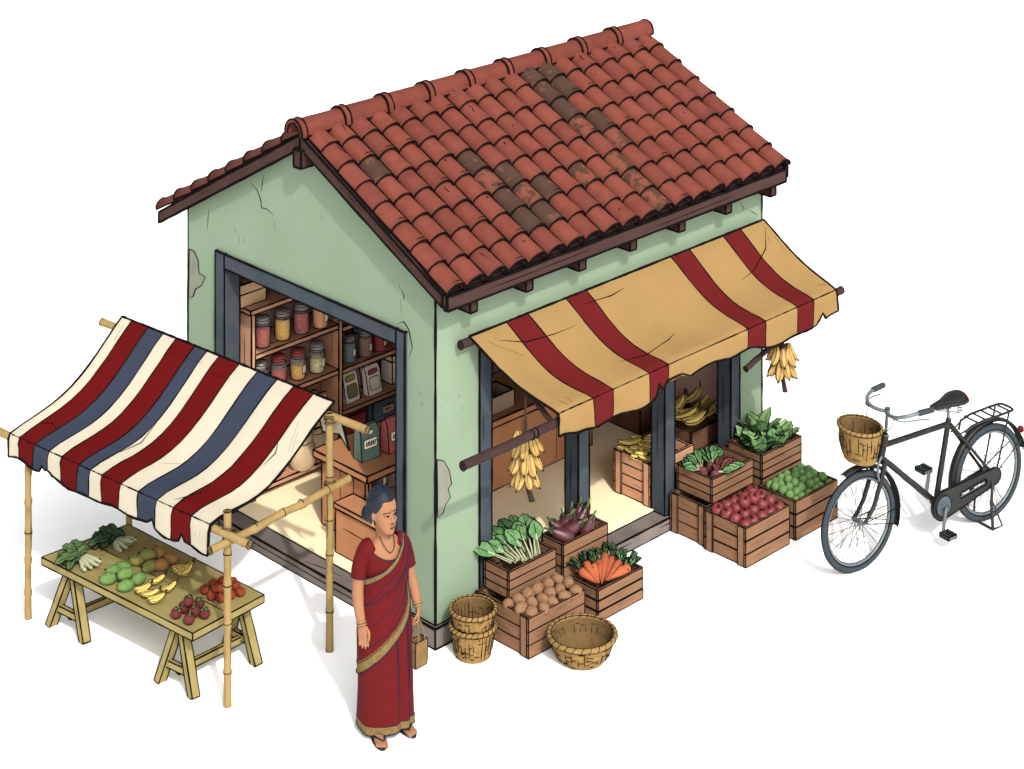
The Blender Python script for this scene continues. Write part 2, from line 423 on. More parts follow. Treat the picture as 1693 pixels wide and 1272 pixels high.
# posts and head beam of the side opening
def post(x0, x1, y1=.118):
    p = MB(); p.box((x0, -.012, .097), (x1, y1, SZ - .002), 'frame_blue', .005)
    p.line([(x0 + .03, -.014, 1.5), (x0 + .034, -.014, 1.25)], .002, taper=True); p.line([(x0 - .002, .06, .9), (x0 - .002, .062, .5)], .002, taper=True)
    p.build('post', shop)
post(PX0 - .005, .515, .06); post(1.375, 1.487); post(2.30, 2.41); post(3.055, 3.16)
m = MB(); m.box((PX0, .002, SZ - .09), (PX1, .09, SZ - .001), 'frame_blue'); m.build('head_beam', shop)

# ---- roof
m = MB()
for sgn in (0, 1):
    y0, z0 = (EY + .02, roof_z(EY + .02)) if sgn == 0 else (WY - .02, roof_z(WY - .02))
    m.prism([(RX0 + .03, RY, RZ - .004), (RX0 + .03, y0, z0 - .004), (RX0 + .03, y0, z0 - .045), (RX0 + .03, RY, RZ - .045)], (RX1 - RX0 - .06, 0, 0), 'dark_wood')
roof = m.build('roof', shop)
def barge(x, y1, z1):
    b = MB(); b.prism([(x, RY, RZ + .006), (x, y1, z1 + .006), (x, y1, z1 - .075), (x, RY, RZ - .085)], (.032, 0, 0), 'dark_wood', .006)
    for k in (.3, .6): b.line([(x - .001, RY + (y1 - RY) * k, RZ + (z1 - RZ) * k - .03), (x - .001, RY + (y1 - RY) * (k + .15), RZ + (z1 - RZ) * (k + .15) - .035)], .002, taper=True)
    b.build('barge_board', roof)
for x in (RX0 - .002, RX1 - .03):
    barge(x, EY, EZ); barge(x, WY, WZ)
m = MB(); m.box((RX0 + .031, EY - .012, EZ - .105), (RX1 - .031, EY + .018, EZ - .012), 'dark_wood', .006)
m.line([(RX0 + .4, EY - .013, EZ - .06), (1.3, EY - .013, EZ - .055)], .002, taper=True); m.line([(2.0, EY - .013, EZ - .07), (2.9, EY - .013, EZ - .06)], .002, taper=True)
m.build('fascia', roof)
for k in range(7):
    x = .17 + k * (3.35 - .17) / 6
    b = MB(); b.box((x, EY + .03, EZ - .20), (x + .065, .0, EZ - .085), 'dark_wood', .005); b.build('rafter_end', roof)
for x in (RX0 - .03, ):
    b = MB(); b.box((x, RY - .045, RZ - .215), (0, RY + .035, RZ - .09), 'dark_wood', .006); b.build('ridge_beam_end', roof)

NC, NR = 19, 8
def tiles(y1, z1, name, old=None):
    T = MB(); p0 = V((0, RY, RZ + .015)); p1 = V((0, y1, z1 + .015)); dn = (p1 - p0); Ls = dn.length; dn.normalize()
    ax = V((1, 0, 0)); up = ax.cross(dn);  up = up if up.z > 0 else -up
    pitch = (RX1 - RX0) / NC; ex = (Ls - .02) / NR; seg = 8
    for c in range(NC):
        for r in range(NR):
            xc = RX0 + pitch * (c + .5) + R.uniform(-.006, .006)
            t0 = .02 + ex * r - (.035 if r else .0); t1 = .02 + ex * (r + 1) + R.uniform(-.006, .006)
            lift0, lift1 = .004, .016 + R.uniform(-.002, .003)
            r0, r1 = pitch * .40, pitch * .435
            xb = RX0 + pitch * c; pn = [p0 + ax * x_ + dn * t_ + up * (.004 + .010 * (t_ == t1)) for t_ in (t0, t1) for x_ in (xb - pitch * .14, xb + pitch * .14)]
            if c: T.add(pn, [[0, 1, 3, 2]], 'roof_tile'); T.line(pn[2:], .004, sub=1)
            mm = 'roof_tile'
            if old and (r, c) in old: mm = old[(r, c)]
            def arc(tt, rr, lf, hh):
                base = p0 + dn * tt + up * lf
                return [base + ax * (xc + math.cos(PI - PI * k / seg) * rr) + up * (math.sin(PI * k / seg) * hh) for k in range(seg + 1)]
            A, B = arc(t0, r0, lift0, r0 * .78), arc(t1, r1, lift1, r1 * .80)
            Bi = arc(t1, r1 - .014, lift1, (r1 - .014) * .78); Ai = arc(t0, r0 - .014, lift0, (r0 - .014) * .75)
            n = seg + 1; vs = A + B + Bi + Ai; fs = []
            for k in range(seg):
                fs += [[k, k + 1, n + k + 1, n + k], [n + k, n + k + 1, 2 * n + k + 1, 2 * n + k], [2 * n + k, 2 * n + k + 1, 3 * n + k + 1, 3 * n + k]]
            T.add(vs, fs, mm, True)
            T.line(B, .0055, sub=1, wob=.3); T.line([A[0], B[0]], .0055, sub=1); T.line([A[-1], B[-1]], .0055, sub=1)
            if r == NR - 1: T.line(Bi, .004, sub=1)
            if R.random() < .16:
                f = arc(t1 - .03, r1 + .001, lift1, r1 * .8); T.line(f[3:7], .0025, sub=1, taper=True)
            if R.random() < .10:
                tt = R.uniform(t0 + .05, t1 - .05); f = arc(tt, (r0 + r1) / 2 + .002, .011, (r0 + r1) * .395); j = R.randint(3, 5)
                T.line([f[j], f[j] + dn * .016 + ax * R.uniform(-.01, .01)], .003, taper=False)
            if mm == 'roof_tile' and R.random() < .05:
                Q = []; j = R.randint(3, 5)
                for q in range(4):
                    tt = t0 + .06 + q * .03; f = arc(tt, (r0 + r1) / 2 + .002, .011, (r0 + r1) * .395); Q.append(f[j] + ax * R.uniform(-.014, .014))
                T.line(Q, .0025, taper=True)
    return T
OLD = {}
def olds(lst, mm):
    dn = V((0, EY - RY, EZ - RZ)); Ls = dn.length; n = V((0, -dn.z, dn.y)).normalized()
    n = n if n.z > 0 else -n
    for px, py in lst:
        d = FWD + RGT * ((px - 846.5) / F_PX) - V((0, 0, 1)) * ((py - HOR) / F_PX); p0 = V((0, RY, RZ + .06))
        P = CAM + d * ((p0 - CAM).dot(n) / d.dot(n)); r = int((P - p0).dot(dn.normalized()) / (Ls - .02) * NR); c = int((P.x - RX0) / (RX1 - RX0) * NC)
        OLD[(r, c)] = mm
olds([(893, 122), (918, 112), (915, 150), (945, 145), (945, 185), (972, 180), (765, 258), (830, 275), (625, 262)], 'roof_tile_old')
olds([(820, 320), (860, 355), (905, 350), (893, 295)], 'roof_tile_old')
olds([(1000, 210), (975, 215), (1010, 250), (1045, 295), (945, 278), (1078, 330), (800, 285), (860, 305)], 'roof_tile_worn')
T = tiles(EY - .02, EZ - .01, 'roof_tiles', OLD); T.build('roof_tiles', roof)
T = tiles(WY + .03, WZ - .015, 'roof_tiles'); T.build('roof_tiles', roof)
m = MB(); segs = 9; L0 = (RX1 + .0 - RX0 + .05) / segs
for k in range(segs):
    x0 = RX0 - .05 + k * L0; x1 = x0 + L0 + .01; h = 12
    def arcx(x, r): return [V((x, RY + math.cos(PI * 1.12 * j / h - PI * .06) * r, RZ + .035 + math.sin(PI * 1.12 * j / h - PI * .06) * r * 1.05)) for j in range(h + 1)]
    m.loft([arcx(x0, .086), arcx(x1, .080)], 'roof_tile', False, True, False)
    m.loft([arcx(x1, .062), arcx(x0, .066)], 'roof_tile', False, True, False)
    m.loft([arcx(x0, .066), arcx(x0, .086)], 'roof_tile', False, False, False)
    if k == segs - 1: m.add(arcx(x1, .080), [list(range(h + 1))], 'roof_tile')
    m.loft([arcx(x0 - .012, .094), arcx(x0 + .04, .094)], 'roof_tile', False, True, False)
    m.loft([arcx(x0 + .04, .094), arcx(x0 + .04, .08)], 'roof_tile', False, False, False); m.loft([arcx(x0 - .012, .066), arcx(x0 - .012, .094)], 'roof_tile', False, False, False)
    for xx in (x0 - .012, x0 + .04): m.line(arcx(xx, .095), .005, sub=1)
    if k == 0: m.line(arcx(x0 - .013, .066), .005, sub=1)
    e0, e1 = arcx(x0, .086), arcx(x1, .081)
    m.line([e0[0], e1[0]], .005); m.line([e0[-1], e1[-1]], .005)
    if k % 2: m.line([e0[3].lerp(e1[3], .3), e0[3].lerp(e1[3], .75)], .0025, taper=True)
m.line(arcx(x1, .081), .006, sub=1)
m.build('ridge_cap', roof)

# ================================================================== AWNING over the side opening
aw = thing('awning', 'ochre cloth awning with four dark red stripes and torn edge over the side opening', 'awning', (1.8, -.35, 1.62))
def rod(mb, p, q, r, m_, n=8, ink=True, wob=.10):
    p, q = V(p), V(q); N = 10; P = [p.lerp(q, i / N) for i in range(N + 1)]; side = (q - p).normalized().orthogonal()
    P = [a + side * R.uniform(-1, 1) * r * wob for a in P]
    mb.tube(P, [r * R.uniform(.92, 1.08) for _ in P], m_, n, True, True)
    if ink:
        d = (q - p).normalized()
        for e, o in ((p, -1), (q, 1)):
            mb.ring(e + d * .001 * o, r * 1.0, d, .0035, seg=12); mb.ring(e + d * .002 * o, r * .45, d, .002, seg=8)
        for _ in range(3):
            a = R.uniform(.1, .6); u, w = frames([p, q])[0]; th = R.uniform(0, 6.28); off = (u * math.cos(th) + w * math.sin(th)) * r * 1.02
            mb.line([p.lerp(q, a) + off, p.lerp(q, a + R.uniform(.1, .3)) + off], .002, taper=True)
BZ, FZ, FY = 2.0, 1.625, -.70
m = MB(); rod(m, (.165, -.07, BZ), (3.39, -.07, BZ - .015), .029, 'pole_wood'); m.build('wall_pole', aw, True)
m = MB(); rod(m, (-.41, FY, FZ - .045), (3.53, FY, FZ + .0), .029, 'pole_wood')
m.ring((.21, FY, FZ - .04), .031, (1, 0, 0), .006); m.ring((.25, FY, FZ - .04), .031, (1, 0, 0), .006); m.build('front_pole', aw, True)
for x in (.47, 3.30):
    m = MB(); rod(m, (x, -.0, 1.90), (x - .02, FY + .02, FZ - .055), .02, 'pole_wood'); m.build('side_arm', aw, True)
# cloth: columns follow the stripes
cs = [0, .112, .178, .30, .367, .655, .722, .845, .91, 1.0]
cm = ['cloth_ochre', 'cloth_crimson'] * 4 + ['cloth_ochre']
def cloth_strip(cs, cm, P, nd, ink_between=.0035, sub=4, thick=.006, edge=.006, drop=None, ink_front=True, rag=None):
    """P(u, w) gives the cloth point, u across, w from back (0) to the front edge (1), 1..2 the hanging valance"""
    mb = MB(); us = []; um = []
    for a, b, q in zip(cs, cs[1:], cm):
        k = max(2, int((b - a) * 40 / 1)) if sub else 1
        k = max(k, sub)
        for i in range(k): us.append(a + (b - a) * i / k); um.append(q)
    us.append(1.0); ws = [i / nd for i in range(nd + 1)] + [1 + (i + 1) / 4 for i in range(4)]
    nu = len(us); nw = len(ws)
    G = [[P(u, w) for w in ws] for u in us]
    if rag:
        for i, u in enumerate(us):
            G[i][-1] = G[i][-1] + V((0, 0, rag(u)))
    nor = V((0, 0, -thick))
    for i in range(nu - 1):
        top = [p for col_ in (G[i], G[i + 1]) for p in col_]
        mb.add(top + [p + nor + (V((0, 0, 0))) for p in top], [[j, nw + j, nw + j + 1, j + 1] for j in range(nw - 1)] + [[2 * nw + j + 1, 3 * nw + j + 1, 3 * nw + j, 2 * nw + j] for j in range(nw - 1)], um[i], True)
    mb.line(G[0], edge, sub=9); mb.line(G[-1], edge, sub=9); mb.line([c[0] for c in G], edge, sub=9); mb.line([c[-1] for c in G], edge, sub=9)
    if ink_front: mb.line([c[nd] + V((0, 0, .002)) for c in G], .0028, sub=9, wob=.6)
    for a in cs[1:-1]:
        i = min(range(nu), key=lambda q: abs(us[q] - a)); mb.line([p + V((0, 0, .002)) for p in G[i]], ink_between, sub=9, wob=.4)
    return mb, G, us
def aP(u, w):
    xb = .245 + (3.375 - .245) * u; xf = .43 + (3.42 - .43) * u; ww = min(w, 1)
    sag = math.sin(PI * ww) ** 1.3 * (.055 + .035 * math.sin(PI * u) + .012 * math.sin(u * 17)); x = xb + (xf - xb) * ww
    y = -.07 + (FY - .035 + .07) * ww; z = BZ + .036 + (FZ + .04 - BZ - .036) * ww - sag + .008 * math.sin(u * 31 + 1) * math.sin(PI * ww)
    if w > 1: z -= (w - 1) * (.165 + .02 * math.sin(u * 9)); y -= .012 * math.sin(u * 26) * (w - 1) + .004; x += .012 * math.sin(u * 14) * (w - 1)
    return V((x, y, z))
def rag(u):
    z = .012 * math.sin(u * 40) + .02 * math.sin(u * 11 + 2)
    for c, wd, h in ((.335, .012, .09), (.365, .02, .06), (.40, .012, .12), (.42, .02, .05), (.94, .010, .09), (.05, .03, -.02), (.2, .03, .0)):
        z += h * max(0, 1 - abs(u - c) / wd)
    return z
cb, G, us = cloth_strip(cs, cm, aP, 12, sub=8, rag=rag)
def on_cloth(pts, r=.003, mb=None, f=aP): mb.line([f(u, w) + V((0, 0, .003)) for u, w in pts], r, taper=True, sub=.2)
for pts in ([(.06, .12), (.12, .2), (.2, .24), (.27, .24)], [(.03, .1), (.09, .3)], [(.28, .72), (.36, .76), (.46, .68), (.5, .62)], [(.33, .10), (.42, .12), (.47, .10)], [(.985, .08), (.94, .25), (.86, .38), (.80, .42)], [(.975, .12), (.965, .22)], [(.99, .2), (.985, .35)], [(.04, .86), (.045, .96)], [(.065, .85), (.06, .95)], [(.97, .85), (.99, .9)]):
    on_cloth(pts, .003, cb)
cb.build('awning_cloth', aw, True)
# ================================================================== INSIDE THE SHOP
shelf = thing('shelf_unit', 'tall wooden shelf unit along the back wall holding jars, packets and boxes', 'shelf', (1.27, 2.45, .11))
SX0, SX1, SY0, SY1 = .235, 2.30, 2.28, 2.625
for x in (SX0, 1.09, SX1 - .03):
    m = MB(); m.box((x, SY0, .111), (x + .035, SY1, 1.515), 'shelf_wood', .0042)
    m.line([(x - .001, 2.36, .9), (x - .001, 2.362, 1.35)], .002, taper=True); m.line([(x - .001, 2.5, .5), (x - .001, 2.497, 1.0)], .002, taper=True)
    m.build('side_panel', shelf, True)
m = MB(); m.box((SX0 - .02, SY0 - .015, 1.516), (SX1 + .02, SY1, 1.55), 'shelf_wood', .0042); m.build('top_panel', shelf, True)
m = MB(); m.box((SX0 + .036, SY1 - .014, .112), (SX1 - .031, SY1 - .004, 1.514), 'lining'); m.build('back_panel', shelf, True)
for x0, x1, zs in ((SX0 + .036, 1.089, (1.20, .85, .50, .19)), (1.126, SX1 - .031, (1.165, .838, .514, .20))):
    for z in zs:
        m = MB(); m.box((x0, SY0 + .002, z - .035), (x1, SY1 - .015, z), 'shelf_wood', .0042)
        m.line([(x0 + .1, SY0 + .08, z + .001), (x0 + .4, SY0 + .085, z + .001)], .002, taper=True); m.build('shelf', shelf, True)

def carton(loc, sx, sy, h, label, mm='card_box', lid=.045, rz=0, name='cardboard_box', cat='box', group=None):
    t = thing(name, label, cat, loc, rz, group)
    m = MB(); m.box((-sx / 2, -sy / 2, 0), (sx / 2, sy / 2, h - lid), mm, .004); m.build('box_body', t)
    m = MB(); m.box((-sx / 2 - .006, -sy / 2 - .006, h - lid), (sx / 2 + .006, sy / 2 + .006, h), mm, .004); m.build('box_lid', t); return t
p = spot(418, 507, 1.55)
carton((p.x - .06, p.y + .14, 1.551), .42, .22, .175, 'wide lidded cardboard box on top of the shelf unit at its left end', lid=.075)
carton((p.x + .40, p.y + .17, 1.551), .22, .20, .13, 'small cardboard box on top of the shelf unit beside the wide lidded box')

def jar(p, z, h, r, fill, flevel, lidm, label, tagm=None, clear=True, name='spice_jar', group='jars on the shelves', yaw=-.9):
    t = thing(name, label, 'jar', (p.x, p.y, z + .001), 0, group); hb = h * .80
    if clear:
        m = MB(); m.lathe([(r * .86, .002), (r, .02), (r, hb - .03), (r * .84, hb), (r * .80, hb + .006)], 'jar_glass', 18, caps=False); m.lathe([(.001, .002), (r * .86, .002)], 'jar_glass', 18, caps=False)
        for zz, q in ((.006, .92), (hb - .012, .96)): m.ring((0, 0, zz), r * q, rad=.003, seg=20)
        for a in (-2.36 + 1.5, -2.36 - 1.5): m.line([(math.cos(a) * r, math.sin(a) * r, .02), (math.cos(a) * r, math.sin(a) * r, hb - .03)], .0028)
        m.build('jar_glass', t)
        m = MB(); m.lathe([(r * .74, .008), (r * .90, .02), (r * .90, hb * flevel - .01), (r * .6, hb * flevel)], fill, 16); m.build('jar_contents', t)
    else:
        m = MB(); m.lathe([(r * .9, 0), (r, .012), (r, hb - .012), (r * .9, hb)], fill, 18); m.ring((0, 0, .006), r * .96, rad=.003); m.ring((0, 0, hb - .006), r * .98, rad=.003)
        for a in (-2.36 + 1.5, -2.36 - 1.5): m.line([(math.cos(a) * r, math.sin(a) * r, .012), (math.cos(a) * r, math.sin(a) * r, hb - .012)], .0028)
        m.build('jar_body', t)
    m = MB(); m.lathe([(r * .80, hb), (r * .90, hb + .004), (r * .90, h * .93), (r * .84, h), (.002, h)], lidm, 18)
    for zz in (hb + .004, h * .93): m.ring((0, 0, zz), r * .91, rad=.0028)
    m.ring((0, 0, h), r * .80, rad=.002); m.build('jar_lid', t)
    if tagm:
        m = MB(); n = 6; a0 = yaw - .75; rows = []
        for zz in (hb * .30, hb * .64): rows.append([V((math.cos(a0 + 1.5 * k / n) * r * 1.02, math.sin(a0 + 1.5 * k / n) * r * 1.02, zz)) for k in range(n + 1)])
        m.loft(rows, tagm, False, False, False); m.line(rows[0] + rows[1][::-1] + rows[0][:1], .0022, sub=1); m.build('jar_label', t)
    return t
def sp(px, py, z): return spot(px, py, z)
for px, py, fill, lv, lab, tg in ((434, 573, 'spice_red', .78, 'glass jar of red spice with a grey lid, leftmost on the highest jar shelf', None),
        (467, 561, 'spice_yellow', .86, 'glass jar of yellow lentils with a grey lid on the highest jar shelf', None),
        (498, 550, 'spice_berry', .88, 'glass jar of dark red berries with a grey lid on the highest jar shelf', None),
        (529, 541, 'spice_orange', .85, 'glass jar of orange powder with a white label on the highest jar shelf', 'paper_white')):
    jar(sp(px, py, 1.2), 1.2, .225, .060, fill, lv, 'lid_grey', lab, tg)
for px, py, fill, lv, lab, tg, ld in ((430, 647, 'spice_orange', .35, 'glass jar half full of orange powder with a grey lid above the striped canopy', None, 'lid_grey'),
        (461, 636, 'spice_red', .62, 'glass jar of red spice with a red lid on the second shelf', None, 'lid_red'),
        (492.5, 626, 'spice_yellow', .60, 'glass jar of yellow grain with a red lid and white label on the second shelf', 'paper_white', 'lid_red'),
        (524, 615, 'spice_pale', .62, 'glass jar of pale green herbs with a grey lid and white label', 'paper_white', 'lid_grey')):
    jar(sp(px, py, .85), .85, .225, .060, fill, lv, ld, lab, tg)
for px, py, fill, lab, tg in ((577, 597, 'tin_slate', 'slate grey canister with a cream label beside the shelf divider', 'paper_white'),
        (604, 588, 'tin_taupe', 'taupe canister with a grey lid and cream label on the right shelf', 'paper_white'),
        (628, 579, 'tin_red', 'red canister with a cream label near the right side of the door', 'paper_white'),
        (656, 572, 'tin_red', 'red canister cut off by the right side of the door frame', None),
        (592, 580, 'tin_grey', 'plain grey canister standing behind the slate and taupe canisters', None)):
    jar(sp(px, py, .838), .838, .20, .052, fill, 1, 'tin_red' if 'red' in fill else 'lid_grey', lab, tg, False, 'storage_canister', 'canisters on the right shelf')

def packet(p, z, w, h, d, mm, label, panels, lean=.18, rz=.05, name='food_packet', group='packets on the shelves'):
    t = thing(name, label, 'packet', (p.x, p.y, z + .001), rz, group); m = MB()
    def ring(zz, ww, dd, y): return [V((-ww / 2, y - dd / 2, zz)), V((ww / 2, y - dd / 2, zz)), V((ww / 2, y + dd / 2, zz)), V((-ww / 2, y + dd / 2, zz))]
    L = [ring(0, w, d, 0), ring(h * .80, w, d * .75, lean * h * .8), ring(h * .95, w * .96, .012, lean * h), ring(h, w * .96, .010, lean * h * 1.05)]
    m.loft(L, mm, True, False)
    for a in range(4): m.line([r[a] for r in L], .003)
    for r in (L[0], L[2], L[3]): m.line(r + r[:1], .003)
    m.build('packet_body', t)
    for (u0, v0, u1, v1, pm, rd, strokes) in panels:
        m = MB(); q = []
        n = 5; cx, cz, hw, hh = (u0 + u1) / 2, (v0 + v1) / 2, (u1 - u0) / 2, (v1 - v0) / 2
        for k in range(20):
            a = 2 * PI * k / 20; e = rd
            ux = cx + hw * math.copysign(abs(math.cos(a)) ** e, math.cos(a)); vz = cz + hh * math.copysign(abs(math.sin(a)) ** e, math.sin(a))
            vz_ = min(vz, .8); yy = lean * h * vz_ - (d - .25 * d * vz_ / .8) / 2 - .004
            q.append(V((ux * w, yy, vz * h)))
        m.prism(q, (0, .003, 0), pm); m.line(q + q[:1], .0022, sub=1)
        for k in range(strokes):     # small dark lettering
            ux = cx + hw * (-.66 + 1.32 * k / max(1, strokes - 1)); vv = cz
            yy = lean * h * min(vv, .8) - (d - .25 * d * vv / .8) / 2 - .006
            a = V((ux * w, yy, (cz - hh * .42) * h)); b = V(((ux + .01) * w, yy + lean * .01, (cz + hh * .42) * h))
            m.line([a, b], .0036, wob=.1)
            if k % 2: m.line([b, b + V((w * hw * .2, 0, -.002))], .0026)
            else: m.line([a, a + V((w * hw * .2, 0, .002))], .0026)
        m.build('packet_label', t)
    return t
pan = [(-.36, .66, .30, .84, 'mustard_label', .45, 0), (-.34, .14, .36, .56, 'olive_label', .35, 0)]
packet(sp(580, 663, .514), .514, .15, .235, .06, 'packet_white', 'white packet with an olive panel and mustard stripe, beside the shelf divider', pan)
pan2 = [(-.36, .68, .30, .84, 'rose_label', .45, 0), (-.34, .16, .36, .58, 'paper_white', .35, 0)]
packet(sp(617, 650, .514), .514, .15, .225, .06, 'packet_white', 'white packet with a rose stripe and cream panel on the right shelf', pan2)
packet(sp(606, 634, .514), .514, .15, .23, .05, 'packet_white', 'plain pale packet standing behind the rose striped packet', [])
packet(sp(583, 640, .514), .514, .12, .20, .05, 'packet_white', 'plain pale packet standing behind the olive panelled packet', [])
t = carton(sp(655, 633, .514) + V((.05, .06, .001)), .20, .14, .23, 'white carton with a rose label cut off by the door frame', 'packet_white', .0501, name='food_carton')
m = MB(); m.box((.0, -.078, .06), (.07, -.071, .17), 'rose_label', .002); m.build('box_label', t)
for px, py, lab in ((514, 687, 'kraft paper packet leaning at the back of the third shelf'), (530, 690, 'kraft paper packet with a rose panel on the third shelf')):
    packet(sp(px, py + 12, .50), .50, .15, .22, .05, 'kraft', lab, [(-.3, .2, .3, .6, 'rose_label', .4, 0)] if 'rose' in lab else [], rz=-.12)
t = carton(sp(631, 701, .20) + V((.06, .11, .001)), .29, .20, .235, 'blue grey carton with a small white label on the lower right shelf', 'box_blue', .05, name='food_carton')
m = MB(); m.box((-.05, -.11, .07), (.07, -.101, .13), 'paper_white', .002); m.line([(-.02, -.112, .10), (.04, -.112, .104)], .003); m.build('box_label', t)
carton(sp(580, 720, .20) + V((.04, .11, .001)), .26, .20, .20, 'red carton with ribbed lid on the lower shelf left of the blue one', 'box_red', .05, name='food_carton')
for px, py, r_, lab in ((506, 775, .092, 'plump beige sack slumped on the bottom shelf behind the canopy'), (529, 757, .09, 'beige sack with folded top on the bottom shelf beside the counter')):
    q = sp(px, py, .19); t = thing('flour_sack', lab, 'sack', (q.x, q.y + .04, .191), 0, 'sacks on the bottom shelf'); m = MB()
    m.lathe([(r_ * .85, 0), (r_ * 1.08, .05), (r_, .15), (r_ * .8, .2), (r_ * .85, .235), (r_ * .5, .24)], 'sack', 14, sx=1.15, sy=.9)
    m.ring((0, 0, .2), r_ * .92, rad=.003, ry=r_ * .74); m.line([(-.05, -r_ * .92, .16), (-.03, -r_ * .95, .09)], .0025, taper=True); m.build('sack_body', t)

# counter
CX0, CX1, CY0, CY1, CZ = .40, 2.73, 1.14, 1.66, .66
ct = thing('shop_counter', 'long wooden counter with open jar shelf standing in the middle of the shop', 'counter', (1.5, 1.4, .11))
m = MB(); m.box((CX0 - .05, CY0 - .04, CZ - .05), (CX1 + .03, CY1 + .04, CZ), 'counter_wood', .0045)
m.line([(CX0 + .1, CY0 + .2, CZ + .001), (CX0 + .3, CY0 + .22, CZ + .001), (CX0 + .35, CY0 + .3, CZ + .001)], .0022, taper=True); m.build('countertop', ct, True)
m = MB(); m.box((CX0, CY0 + .035, .111), (CX0 + .03, CY1, CZ - .051), 'counter_wood', .0042)
for y, a, b in ((1.3, .2, .6), (1.45, .25, .61), (1.58, .12, .5)): m.line([(CX0 - .001, y, a), (CX0 - .001, y + .004, b)], .0025)
m.build('end_panel', ct, True)
m = MB(); m.box((CX0, CY0, .111), (CX0 + .03, CY0 + .034, CZ - .051), 'counter_wood', .0042); m.build('corner_post', ct, True)
m = MB(); m.box((1.25, CY0, .111), (CX1, CY0 + .03, CZ - .051), 'counter_wood', .0042)
for x in (1.55, 1.95, 2.33, 2.6): m.line([(x, CY0 - .001, .13), (x + .004, CY0 - .001, .6)], .0025)
m.build('front_panel', ct, True)
m = MB(); m.box((CX0 + .031, CY0 + .01, .33), (1.249, CY1 - .03, .36), 'counter_wood', .004); m.build('counter_shelf', ct, True)
m = MB(); m.box((CX0 + .031, CY1 - .029, .111), (CX1, CY1, CZ - .051), 'counter_wood', .004); m.box((CX1 - .03, CY0 + .031, .111), (CX1, CY1 - .03, CZ - .051), 'counter_wood', .004); m.build('back_panel', ct, True)
jar(sp(625, 812, .36) + V((.02, .02, 0)), .36, .20, .058, 'tin_grey', 1, 'lid_grey', 'dark grey canister with white label under the countertop, left one', 'paper_white', False, 'storage_canister', 'canisters under the counter')
jar(sp(645, 806, .36) + V((.03, .03, 0)), .36, .21, .058, 'tin_taupe', 1, 'lid_grey', 'taupe canister with white label under the countertop, right one', 'paper_white', False, 'storage_canister', 'canisters under the counter')
tagp = [(-.16, .72, .16, .84, 'paper_white', .8, 0), (-.36, .34, .36, .60, 'paper_white', .12, 6)]
packet(sp(608, 757, CZ) + V((0, .01, 0)), CZ, .165, .25, .10, 'bag_green', 'grey green paper bag with white label standing on the counter', tagp, .02, -.06, 'coffee_bag', 'paper bags on the counter')
packet(sp(652, 743, CZ) + V((0, .01, 0)), CZ, .175, .25, .10, 'bag_red', 'rose red paper bag with white label standing on the counter', tagp[1:], .02, .0, 'coffee_bag', 'paper bags on the counter')
# open carton on the counter, seen through the side opening
q = sp(824, 678, CZ); t = thing('open_carton', 'grey brown open carton with raised flap on the counter', 'box', (q.x - .02, q.y + .06, CZ + .001), .0); m = MB()
for a, b in (((-.15, -.1, 0), (.15, -.09, .13)), ((-.15, .09, 0), (.15, .1, .13)), ((-.15, -.089, 0), (-.14, .089, .13)), ((.14, -.089, 0), (.15, .089, .13)), ((-.139, -.089, 0), (.139, .089, .01))): m.box(a, b, 'tin_taupe', .0032)
m.build('box_body', t); m = MB(); m.prism([(-.15, .101, .13), (.15, .101, .13), (.15, .18, .19), (-.15, .18, .19)], (0, .004, .004), 'tin_taupe', .003); m.build('box_flap', t)
# low chest in the doorway
t = thing('wooden_chest', 'low brown wooden chest inside the door behind the woman', 'chest', (.27, 1.0, .11)); m = MB()
m.box((.205, .72, .111), (.37, 1.275, .43), 'counter_wood', .0045); m.line([(.204, .8, .3), (.204, 1.2, .31)], .0022, taper=True); m.build('chest_body', t, True)
m = MB(); m.box((.195, .71, .431), (.38, 1.285, .465), 'counter_wood', .0045); m.build('chest_lid', t, True)
# large box by the far wall
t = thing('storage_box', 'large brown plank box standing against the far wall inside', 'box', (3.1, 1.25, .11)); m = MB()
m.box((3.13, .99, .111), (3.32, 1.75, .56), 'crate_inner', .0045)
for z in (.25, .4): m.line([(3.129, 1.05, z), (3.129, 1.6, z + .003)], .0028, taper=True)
m.build('box_body', t, True); m = MB(); m.box((3.115, .975, .561), (3.322, 1.765, .60), 'crate_inner', .0045); m.build('box_lid', t, True)
